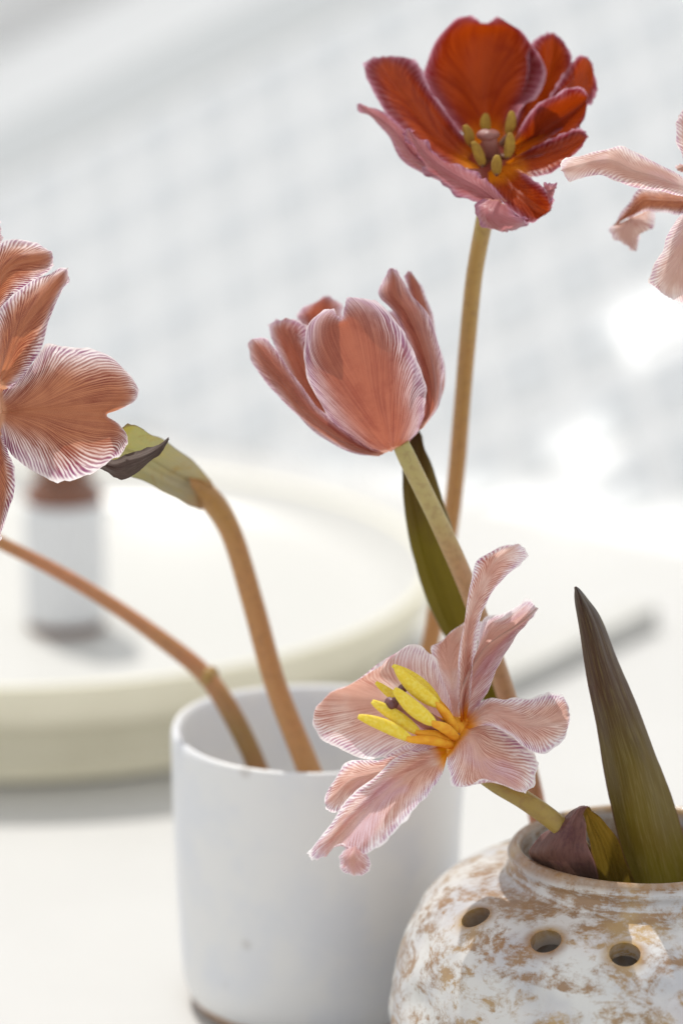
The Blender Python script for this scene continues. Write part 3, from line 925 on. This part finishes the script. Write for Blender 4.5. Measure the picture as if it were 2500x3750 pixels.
sheet('petal', [
    [(-50, 1120), (-20, 1180), (20, 1240)],
    [(-60, 950), (40, 1065), (140, 1150)],
    [(-50, 800), (100, 900), (228, 1035)],
    [(0, 690), (180, 760), (296, 905)],
    [(120, 572), (270, 640), (352, 715)],
    [(258, 480), (355, 530), (418, 565)],
    [(355, 436), (410, 465), (456, 492)],
    [(430, 416), (445, 425), (452, 445)],
], [2, -4, -8, -10, -10, -8, -6, -5], [2, -3, 3], D2, R4, sm, tl, vein=(.85, .08), seed=22, nu=51)
sheet('petal', [
    [(-150, 900), (-100, 920), (-50, 940)],
    [(-150, 600), (-60, 650), (20, 690)],
    [(-80, 330), (20, 450), (120, 580)],
    [(20, 240), (130, 380), (230, 505)],
    [(150, 238), (230, 360), (290, 470)],
    [(250, 254), (312, 340), (332, 428)],
    [(320, 286), (348, 322), (352, 382)],
], [3, 2, 0, -2, -3, -3, -2], [3, -2, 3], D2, R4, sm, tl, vein=(.85, .08), seed=23, nu=51)
sheet('petal', [
    [(-60, 1470), (-35, 1485), (0, 1500)],
    [(-120, 1700), (-30, 1690), (62, 1650)],
    [(-140, 1850), (-30, 1850), (96, 1790)],
    [(-110, 2010), (-30, 2010), (68, 2000)],
    [(-70, 2150), (-35, 2160), (14, 2160)],
    [(-45, 2240), (-30, 2245), (-12, 2225)],
], [2, -2, -4, -4, -2, 0], [3, -3, 3], D2, R4, sm, tl, vein=(.85, .08), seed=24, nu=51)
sheet('petal', [
    [(-120, 900), (-80, 910), (-40, 920)],
    [(-160, 600), (-80, 600), (-10, 560)],
    [(-150, 300), (-70, 290), (6, 260)],
    [(-120, 150), (-60, 130), (15, 170)],
    [(-80, 70), (-40, 60), (5, 95)],
], [10, 12, 12, 11, 10], [2, -2, 2], D2, R4, sm, tl, vein=(.85, .08), seed=25, nu=31, nv=41)
sheet('petal', [
    [(-20, 1330), (-20, 1370), (-20, 1410)],
    [(-200, 1180), (-200, 1370), (-200, 1560)],
    [(-450, 1080), (-450, 1370), (-450, 1660)],
    [(-650, 1150), (-660, 1370), (-650, 1590)],
    [(-760, 1300), (-780, 1370), (-760, 1440)],
], [2, 0, -2, 0, 4], [4, -2, 4], D2, R4, sm, tl, vein=(.85, .08), seed=26, nu=31, nv=41)
M['throat_pale'] = simple_mat('base_salmon', (0.66, 0.38, 0.24), 0.5, (0.6, 0.3, 0.18), 200)
ball('receptacle', P(*R4(-40, 1370), D2 + .003), .0050, M['throat_pale'], tl, (1, .8, 1.3))
tube('stem', [(0, 942, -84), (70, 955, -78), (190, 1000, -62), (330, 1058, -34), (440, 1108, -16), (492, 1158, -8), (535, 1235, -3), (582, 1390, 0), (632, 1570, 3), (700, 1745, 6), (742, 1850, 8)],
     [.0026, .0027, .0028, .0029, .0030, .0034, .0031, .0031, .0032, .0034, .0034], 1.085, VIEW, M['stem_tan'], tl, m=90, noise=.02)
lf = sheet('leaf', [
    [(462, 1172), (478, 1158), (494, 1146)],
    [(440, 1163), (462, 1118), (482, 1096)],
    [(378, 1134), (405, 1085), (432, 1052)],
    [(318, 1102), (345, 1050), (368, 1008)],
    [(270, 1078), (295, 1030), (322, 980)],
    [(235, 1062), (258, 1018), (284, 972)],
], [1079, 1068, 1050, 1032, 1016, 1004], [-3, 4, -3], 0.0, VIEW, M['yellowing'], tl, seed=31, edge_rag=.05, ripple=.8)
sheet('leaf_tip', [
    [(600, 1640), (610, 1670), (640, 1735)],
    [(660, 1672), (670, 1705), (690, 1762)],
    [(745, 1686), (760, 1740), (775, 1808)],
    [(840, 1650), (850, 1720), (850, 1806)],
    [(930, 1630), (935, 1690), (930, 1756)],
    [(1015, 1598), (1020, 1640), (1015, 1686)],
    [(1075, 1566), (1078, 1590), (1072, 1625)],
    [(1115, 1541), (1117, 1545), (1114, 1553)],
], [12, 7, 5, 4, 3, 3, 2, 2], [2, -1, 1], 0.997, R4, M['dry'], lf, seed=32, edge_rag=.1, nu=31, ripple=.3)

# ------------------------------------------------------------------ bare leaning stem in the cup
ts = empty('flower_stem', P(*VIEW(590, 1745), 1.11))
tag(ts, 'reddish brown stem arching out of the white cup, no flower showing', 'stem')
tube('stem', [(-230, 1120, -20), (-120, 1185, -10), (0, 1246, -2), (130, 1312, 4), (260, 1390, 6), (380, 1475, 4), (465, 1545, 2), (520, 1620, 0), (570, 1715, 0), (600, 1790, 2), (620, 1850, 4)],
     [.0019, .0020, .0020, .0022, .0025, .0028, .0030, .0030, .0030], 1.105, VIEW, M['stem_brown'], ts, m=90, noise=.03)
# swollen node where a leaf has dropped
ball('node', P(*VIEW(478, 1556), 1.1068), .0032, M['stem_brown'], ts, (1, 1, 1.05))

# ------------------------------------------------------------------ middle tulip
R2 = crop(850, 900, 900 / 1568)
D3 = 1.023
tm = empty('tulip', P(*VIEW(1232, 1880), 1.075))
tag(tm, 'half-closed dusky rose tulip in front of the red tulip stem', 'tulip')
rm = M['rose']
sheet('petal', [
    [(950, 1328), (995, 1316), (1030, 1305), (1070, 1290), (1110, 1268)],
    [(810, 1290), (900, 1275), (990, 1255), (1090, 1225), (1190, 1185)],
    [(690, 1178), (800, 1150), (930, 1120), (1090, 1090), (1228, 1085)],
    [(575, 1030), (700, 990), (860, 960), (1050, 930), (1237, 965)],
    [(492, 880), (620, 830), (800, 790), (1000, 760), (1215, 835)],
    [(458, 700), (570, 660), (745, 620), (930, 600), (1165, 705)],
    [(482, 550), (570, 540), (715, 520), (860, 470), (1098, 550)],
    [(530, 452), (600, 455), (706, 490), (800, 390), (1025, 450)],
    [(590, 396), (645, 405), (700, 468), (735, 330), (890, 338)],
], [0, -12, -19, -24, -28, -31, -33, -35, -36], [15, 4, -1, 4, 16], D3, R2, rm, tm, vein=(1.5, 0.16), nu=71, nv=71, seed=41, tip=.1, k0=.5)
sheet('petal', [
    [(1185, 1185), (1200, 1172), (1216, 1158)],
    [(1222, 1000), (1275, 1010), (1322, 1005)],
    [(1190, 800), (1265, 820), (1346, 830)],
    [(1090, 560), (1200, 600), (1322, 645)],
    [(1000, 400), (1115, 420), (1240, 440)],
    [(932, 300), (1040, 310), (1140, 290)],
    [(965, 222), (1030, 205), (1082, 200)],
    [(985, 150), (1015, 137), (1055, 158)],
], [0, -4, -7, -8, -8, -7, -6, -5], [3, -3, 9], D3, R2, rm, tm, vein=(1.5, 0.16), seed=42)
sheet('petal', [
    [(1200, 1172), (1222, 1152), (1238, 1128)],
    [(1250, 1000), (1310, 985), (1354, 900)],
    [(1220, 700), (1290, 690), (1346, 705)],
    [(1150, 450), (1220, 430), (1285, 480)],
    [(1110, 250), (1160, 230), (1212, 275)],
    [(1103, 172), (1128, 158), (1158, 182)],
], [2, 6, 8, 8, 8, 8], [2, 0, 8], D3, R2, rm, tm, vein=(1.5, 0.16), seed=43)
sheet('petal', [
    [(925, 1344), (950, 1335), (970, 1325)],
    [(750, 1316), (790, 1285), (830, 1260)],
    [(560, 1220), (605, 1165), (650, 1125)],
    [(400, 1082), (455, 1030), (500, 990)],
    [(262, 918), (325, 850), (380, 800)],
    [(150, 788), (220, 725), (300, 690)],
    [(100, 685), (160, 640), (245, 625)],
    [(90, 630), (125, 592), (185, 580)],
], [0, -6, -8, -8, -6, -4, -2, 0], [6, -3, 2], D3, R2, rm, tm, vein=(1.5, 0.16), seed=44)
sheet('petal', [
    [(900, 1320), (920, 1310), (940, 1300)],
    [(640, 1165), (690, 1120), (730, 1100)],
    [(450, 1040), (530, 960), (600, 900)],
    [(345, 800), (430, 760), (530, 760)],
    [(270, 630), (370, 620), (490, 640)],
    [(232, 540), (325, 530), (478, 570)],
    [(222, 490), (340, 466), (484, 492)],
], [2, 2, 2, 3, 3, 4, 4], [4, -1, 3], D3, R2, rm, tm, vein=(1.5, 0.16), seed=45)
sheet('petal', [
    [(860, 1275), (960, 1265), (1050, 1250)],
    [(650, 1050), (800, 1035), (970, 1010)],
    [(600, 800), (750, 780), (900, 760)],
    [(425, 490), (570, 480), (720, 470)],
    [(430, 425), (570, 385), (700, 370)],
    [(545, 345), (600, 318), (665, 342)],
], [6, 24, 30, 32, 31, 30], [-3, 4, -3], D3, R2, rm, tm, vein=(1.5, 0.16), seed=46)
sheet('petal', [
    [(990, 1262), (1090, 1245), (1180, 1205)],
    [(900, 1020), (1060, 1010), (1218, 1010)],
    [(850, 800), (1000, 780), (1150, 780)],
    [(790, 560), (950, 540), (1110, 520)],
    [(860, 440), (960, 420), (1060, 400)],
], [6, 20, 26, 28, 28], [-3, 4, -4], D3, R2, rm, tm, vein=(1.5, 0.16), seed=47)
sheet('petal', [  # extra inner petal added to block sun leaking in at the base
    [(900, 1305), (1010, 1292), (1120, 1270)],
    [(640, 1120), (930, 1110), (1228, 1080)],
    [(490, 900), (880, 880), (1280, 900)],
    [(450, 740), (850, 710), (1280, 740)],
    [(600, 560), (850, 520), (1150, 560)],
], [4, 14, 21, 24, 25], [-6, 5, -6], D3, R2, rm, tm, vein=(1.5, 0.16), seed=49)
tube('stem', [(920, 1020, 0), (940, 1062, 1), (1003, 1190, 5), (1062, 1320, 10), (1108, 1440, 16), (1150, 1560, 24), (1190, 1690, 32), (1222, 1810, 40), (1238, 1890, 44), (1252, 1960, 40)],
     [.0024, .0025, .0026, .0026, .0027, .0027, .0027, .0027], D3, VIEW, M['stem_mid'], tm, m=90, noise=.02)
sheet('leaf', [
    [(1150, 1668), (1163, 1668), (1178, 1668)],
    [(1105, 1600), (1135, 1585), (1165, 1570)],
    [(1018, 1458), (1060, 1445), (1100, 1430)],
    [(972, 1350), (1022, 1345), (1070, 1330)],
    [(940, 1240), (990, 1240), (1042, 1225)],
    [(922, 1110), (962, 1130), (1004, 1110)],
    [(926, 1040), (952, 1040), (980, 1040)],
    [(945, 985), (955, 985), (968, 985)],
], [34, 34, 32, 28, 24, 20, 18, 17], [-2, 3, -1], D3, VIEW, M['blade_green'], tm, seed=48, edge_rag=.05)

# ------------------------------------------------------------------ red tulip
R1 = crop(1250, 0, 1000 / 1568)
D4 = 1.036
tr = empty('tulip', P(*VIEW(905, 1720), 1.13))
tag(tr, 'tall burnt orange open tulip with dark mauve petal backs', 'tulip')
ri, ro = M['red_in'], M['red_out']
sheet('petal', [
    [(840, 905), (850, 902), (860, 900), (870, 900), (885, 900)],
    [(720, 795), (780, 775), (840, 755), (890, 752), (960, 745)],
    [(590, 645), (690, 610), (820, 580), (930, 590), (1040, 620)],
    [(490, 515), (610, 470), (805, 420), (980, 440), (1120, 560)],
    [(464, 415), (590, 350), (812, 290), (1000, 300), (1172, 440)],
    [(515, 285), (620, 220), (816, 200), (985, 190), (1125, 300)],
    [(615, 150), (690, 125), (818, 152), (950, 140), (1055, 190)],
    [(680, 100), (740, 87), (820, 132), (895, 94), (975, 130)],
], [8, 16, 21, 23, 23, 22, 20, 18], [-10, 0, 5, 0, -11], D4, R1, ri, tr, nu=61, seed=61, tip=.1)
sheet('petal', [
    [(790, 968), (805, 940), (820, 915)],
    [(640, 950), (680, 880), (730, 815)],
    [(460, 865), (540, 760), (620, 665)],
    [(300, 695), (420, 600), (530, 545)],
    [(190, 532), (330, 480), (484, 455)],
    [(130, 412), (265, 380), (458, 390)],
    [(123, 345), (250, 318), (408, 316)],
], [2, 2, 4, 6, 7, 8, 9], [-5, 4, 2], D4, R1, ri, tr, seed=62)
sheet('petal', [
    [(900, 885), (920, 888), (945, 892)],
    [(990, 730), (1060, 735), (1120, 760)],
    [(1030, 580), (1130, 560), (1230, 600)],
    [(1060, 430), (1190, 400), (1322, 440)],
    [(1075, 290), (1210, 270), (1330, 345)],
    [(1115, 210), (1212, 185), (1312, 265)],
], [6, 12, 15, 16, 15, 14], [2, 4, -4], D4, R1, ri, tr, seed=63)
sheet('petal', [
    [(940, 885), (950, 892), (960, 900)],
    [(1090, 690), (1160, 720), (1230, 770)],
    [(1210, 530), (1300, 560), (1390, 620)],
    [(1275, 425), (1390, 440), (1440, 590)],
    [(1342, 330), (1418, 370), (1464, 530)],
    [(1384, 306), (1430, 348), (1456, 440)],
], [4, 8, 9, 9, 8, 8], [2, 3, -3], D4, R1, ri, tr, seed=64)
sheet('petal', [
    [(930, 890), (945, 905), (955, 925)],
    [(1020, 750), (1080, 820), (1120, 900)],
    [(1110, 605), (1190, 720), (1260, 860)],
    [(1238, 532), (1315, 640), (1345, 775)],
    [(1315, 503), (1395, 580), (1390, 700)],
    [(1378, 488), (1412, 550), (1408, 615)],
], [3, 3, 3, 2, 1, 0], [-3, 5, -4], D4, R1, ri, tr, seed=65)
sheet('petal', [
    [(930, 935), (940, 960), (950, 990)],
    [(1080, 850), (1100, 920), (1115, 1010)],
    [(1210, 790), (1245, 880), (1228, 985)],
    [(1325, 740), (1362, 820), (1305, 908)],
    [(1385, 743), (1412, 778), (1378, 862)],
], [0, -3, -6, -7, -8], [2, 3, -3], D4, R1, ri, tr, seed=66)
rp = sheet('petal', [
    [(840, 985), (890, 960), (945, 945)],
    [(860, 1085), (960, 1050), (1050, 995)],
    [(945, 1185), (1030, 1120), (1120, 1045)],
    [(1045, 1255), (1110, 1180), (1172, 1080)],
    [(1095, 1278), (1170, 1215), (1208, 1125)],
    [(1150, 1250), (1200, 1200), (1218, 1158)],
], [-1, -8, -13, -15, -15, -14], [-3, 4, -3], D4, R1, ri, tr, seed=67)
sheet('petal_tip', [
    [(1158, 1045), (1170, 1105), (1196, 1172)],
    [(1200, 1050), (1200, 1095), (1208, 1142)],
    [(1242, 1050), (1228, 1085), (1214, 1120)],
], [-17, -19, -17], [0, -2, 0], D4, R1, ro, rp, seed=68, nu=21, nv=21)
sheet('petal', [
    [(700, 1090), (720, 1060), (745, 1035)],
    [(500, 1012), (520, 965), (545, 930)],
    [(365, 930), (400, 885), (440, 850)],
    [(278, 790), (318, 765), (365, 750)],
    [(188, 692), (230, 682), (272, 668)],
    [(115, 638), (140, 625), (165, 610)],
    [(84, 606), (92, 595), (108, 588)],
], [-8, -8, -6, -4, -2, 0, 1], [4, -2, 3], D4, R1, ro, tr, seed=69, nu=31)
sheet('petal', [
    [(860, 1180), (905, 1168), (950, 1155)],
    [(730, 1150), (790, 1085), (840, 1038)],
    [(615, 1090), (690, 1030), (795, 1000)],
    [(515, 1016), (580, 962), (645, 942)],
    [(435, 905), (482, 880), (528, 865)],
    [(372, 785), (398, 770), (428, 780)],
    [(358, 748), (380, 733), (406, 740)],
], [-14, -14, -13, -12, -11, -10, -10], [4, -3, 1], D4, R1, ro, tr, seed=70, nu=41, ripple=.9, freq=9)
sheet('petal', [
    [(820, 1135), (900, 1150), (965, 1195)],
    [(775, 1168), (870, 1210), (1015, 1232)],
    [(764, 1218), (870, 1265), (1065, 1250)],
    [(805, 1288), (920, 1310), (1092, 1272)],
    [(868, 1320), (950, 1328), (1045, 1306)],
], [-17, -20, -20, -16, -10], [3, -3, 3], D4, R1, ro, tr, seed=71, nu=41, nv=41)
M['throat'] = simple_mat('throat_red', (0.22, 0.03, 0.012), 0.5, (0.30, 0.05, 0.012), 200)
ball('receptacle', P(*R1(870, 955), D4 + .005), .0062, M['throat'], tr, (1.1, .8, 1.1))
dm = (M['filament_dark'], M['pollen_dark'])
for k, (bx_, by_, ex, ey, tx, ty, z_) in enumerate([
    (850, 910, 740, 830, 708, 715, 2), (850, 905, 832, 760, 828, 648, 6), (880, 905, 955, 770, 978, 635, 3),
    (880, 915, 950, 905, 968, 760, -3), (855, 920, 810, 950, 755, 810, -5), (870, 925, 890, 1000, 893, 888, -9)]):
    stamen(R1, D4, (bx_, by_, 4), (ex, ey, z_), (tx, ty, z_ - 1), .0031, .0009, dm, tr, 20 + k)
pp = tube('pistil', [(868, 930, 4), (858, 880, 0), (850, 815, -3), (846, 780, -4)], [.0018, .0022, .0023, .0020], D4, R1, M['pistil_dark'], tr, n=12, m=16)
ball('stigma', P(*R1(842, 775), D4 - .004), .0027, M['pistil_dark'], pp, (1.15, 1, .6))
tube('stem', [(1118, 470, -6), (1108, 525, -2), (1088, 640, 8), (1072, 800, 22), (1060, 940, 34), (1048, 1080, 46), (1034, 1200, 56), (1012, 1330, 66), (988, 1480, 76), (945, 1620, 84), (905, 1760, 86), (890, 1850, 86)],
     [.0024, .0024, .0024, .0024, .0024, .0025, .0025, .0026, .0027, .0027, .0028], 1.040, VIEW, M['stem_tan'], tr, m=110, noise=.02)

# ------------------------------------------------------------------ right tulip, mostly out of view
R6 = crop(1900, 350, 600 / 1568)
D5 = 1.0
tk = empty('tulip', P(2600, 3080, 1.03))
tag(tk, 'pale blush tulip with drooping splayed petals, close beside the red tulip', 'tulip')
M['blush'] = petal_mat('petal_blush', (0.62, 0.42, 0.35), (0.70, 0.53, 0.50), (0.70, 0.54, 0.66), (0.42, 0.18, 0.15), (0.38, 0.15, 0.29),
                       (0.62, 0.30, 0.2), N=0.85, amount=0.62, white=(0.90, 0.84, 0.81), white_at=0.88, base_len=0.06, gaps=0.9, transl=0.45, streak=0.25, cream=0.6)
bm_ = M['blush']
sheet('petal', [
    [(1760, 930), (1755, 960), (1750, 990)],
    [(1560, 766), (1540, 860), (1560, 952)],
    [(1350, 650), (1310, 770), (1330, 902)],
    [(1150, 553), (1090, 710), (1100, 876)],
    [(980, 490), (900, 620), (900, 812)],
    [(830, 498), (740, 620), (740, 752)],
    [(660, 540), (580, 660), (590, 784)],
    [(500, 578), (470, 690), (480, 812)],
    [(385, 655), (410, 710), (438, 792)],
], [6, 0, -4, -6, -7, -6, -4, -2, 0], [5, -3, 3], D5, R6, bm_, tk, nu=51, seed=81)
kp = sheet('petal', [
    [(1740, 980), (1740, 1010), (1740, 1040)],
    [(1568, 890), (1560, 1010), (1568, 1132)],
    [(1350, 885), (1350, 1000), (1380, 1112)],
    [(1175, 885), (1190, 1000), (1240, 1110)],
    [(1040, 1050), (1060, 1120), (1080, 1165)],
    [(920, 1205), (940, 1215), (960, 1205)],
    [(852, 1285), (866, 1278), (882, 1250)],
], [18, 24, 30, 34, 38, 42, 44], [2, -2, 2], D5, R6, M['salmon'], tk, seed=82)
sheet('petal_tip', [
    [(880, 1250), (1080, 1165), (1290, 1070)],
    [(855, 1290), (1060, 1240), (1300, 1180)],
    [(905, 1350), (1060, 1330), (1275, 1280)],
    [(1000, 1420), (1080, 1410), (1160, 1290)],
    [(1090, 1488), (1120, 1480), (1140, 1440)],
], [42, 38, 37, 38, 40], [1, -3, 2], D5, R6, bm_, kp, seed=83)
sheet('petal', [
    [(1680, 1050), (1720, 1060), (1760, 1070)],
    [(1530, 1165), (1650, 1200), (1760, 1250)],
    [(1435, 1315), (1600, 1360), (1780, 1420)],
    [(1365, 1475), (1560, 1530), (1780, 1600)],
    [(1287, 1622), (1500, 1700), (1770, 1790)],
    [(1257, 1760), (1440, 1850), (1720, 1950)],
    [(1288, 1845), (1430, 1925), (1650, 2030)],
], [4, -2, -6, -8, -8, -6, -4], [5, -3, 4], D5, R6, bm_, tk, nu=51, seed=84)
sheet('petal', [
    [(1700, 930), (1740, 920), (1780, 910)],
    [(1600, 720), (1720, 700), (1850, 690)],
    [(1530, 500), (1700, 480), (1880, 470)],
    [(1490, 290), (1680, 260), (1880, 280)],
    [(1540, 140), (1680, 80), (1820, 140)],
], [8, 6, 4, 2, 0], [4, -3, 3], D5, R6, bm_, tk, seed=85)
sheet('petal', [
    [(1700, 900), (1720, 920), (1740, 940)],
    [(1560, 660), (1600, 700), (1660, 760)],
    [(1480, 680), (1500, 700), (1540, 740)],
], [12, 14, 14], [1, -1, 1], D5, R6, bm_, tk, seed=86, nu=21, nv=31)
sheet('petal', [
    [(1760, 930), (1765, 980), (1760, 1030)],
    [(1950, 850), (1960, 1000), (1950, 1150)],
    [(2200, 800), (2220, 1020), (2200, 1240)],
    [(2400, 900), (2420, 1040), (2400, 1180)],
], [4, 2, 2, 6], [4, -3, 4], D5, R6, bm_, tk, seed=87)
tube('stem', [(2572, 735, 8), (2600, 900, 14), (2660, 1400, 24), (2690, 2000, 30), (2660, 2600, 32), (2600, 3050, 32), (2560, 3350, 34)], [.0024, .0026, .0027, .0028], D5, lambda x, y: (x, y), M['stem_green'], tk, m=80, noise=.02)

# ------------------------------------------------------------------ leaves standing in the vase
vl = sheet('tulip_leaf', [
    [(1462, 2110), (1500, 2118), (1540, 2120), (1590, 2112), (1640, 2100)],
    [(1446, 2010), (1480, 2020), (1520, 2022), (1566, 2014), (1602, 2000)],
    [(1422, 1940), (1462, 1948), (1502, 1948), (1540, 1938), (1572, 1926)],
    [(1400, 1840), (1440, 1848), (1476, 1846), (1512, 1834), (1540, 1822)],
    [(1380, 1735), (1418, 1742), (1448, 1738), (1480, 1726), (1500, 1716)],
    [(1360, 1635), (1392, 1640), (1416, 1636), (1442, 1624), (1458, 1614)],
    [(1340, 1530), (1364, 1534), (1384, 1530), (1402, 1520), (1416, 1512)],
    [(1326, 1430), (1342, 1434), (1356, 1432), (1370, 1426), (1380, 1420)],
    [(1320, 1372), (1328, 1374), (1334, 1374), (1342, 1372), (1349, 1370)],
    [(1317, 1348), (1320, 1347), (1322, 1347), (1325, 1348), (1328, 1350)],
], [34, 26, 20, 14, 10, 8, 6, 4, 3, 3], [4, -3, -4, 0, 6], D1, VIEW, M['blade'], None, nu=51, nv=81, seed=91, edge_rag=.05, ripple=.2)
tag(vl, 'long pointed olive leaf standing upright in the holed vase', 'leaf')
R5 = crop(1350, 2700, 1150 / 1568)
pl = empty('curled_leaf', P(*R5(1120, 720), 1.02))
tag(pl, 'short curled purple leaf poking over the vase rim', 'leaf')
sheet('outer_blade', [
    [(900, 760), (1000, 800), (1140, 840)],
    [(840, 650), (980, 690), (1150, 740)],
    [(798, 572), (930, 590), (1130, 640)],
    [(862, 495), (960, 500), (1095, 540)],
    [(930, 432), (1005, 420), (1078, 440)],
    [(1010, 368), (1045, 362), (1072, 380)],
    [(1080, 345), (1090, 346), (1098, 350)],
], [30, 18, 9, 6, 4, 3, 2], [6, -3, 2], D1, R5, M['purple'], pl, seed=92, edge_rag=.05, ripple=.3)
sheet('inner_blade', [
    [(1150, 850), (1240, 850), (1340, 850)],
    [(1148, 720), (1230, 730), (1330, 740)],
    [(1128, 620), (1200, 620), (1296, 650)],
    [(1098, 530), (1165, 520), (1252, 535)],
    [(1078, 440), (1125, 440), (1185, 435)],
    [(1074, 375), (1095, 370), (1125, 370)],
    [(1086, 347), (1092, 346), (1100, 348)],
], [30, 20, 12, 9, 7, 5, 3], [-1, 4, 2], D1, R5, M['olive_in'], pl, seed=93, edge_rag=.05, ripple=.3)
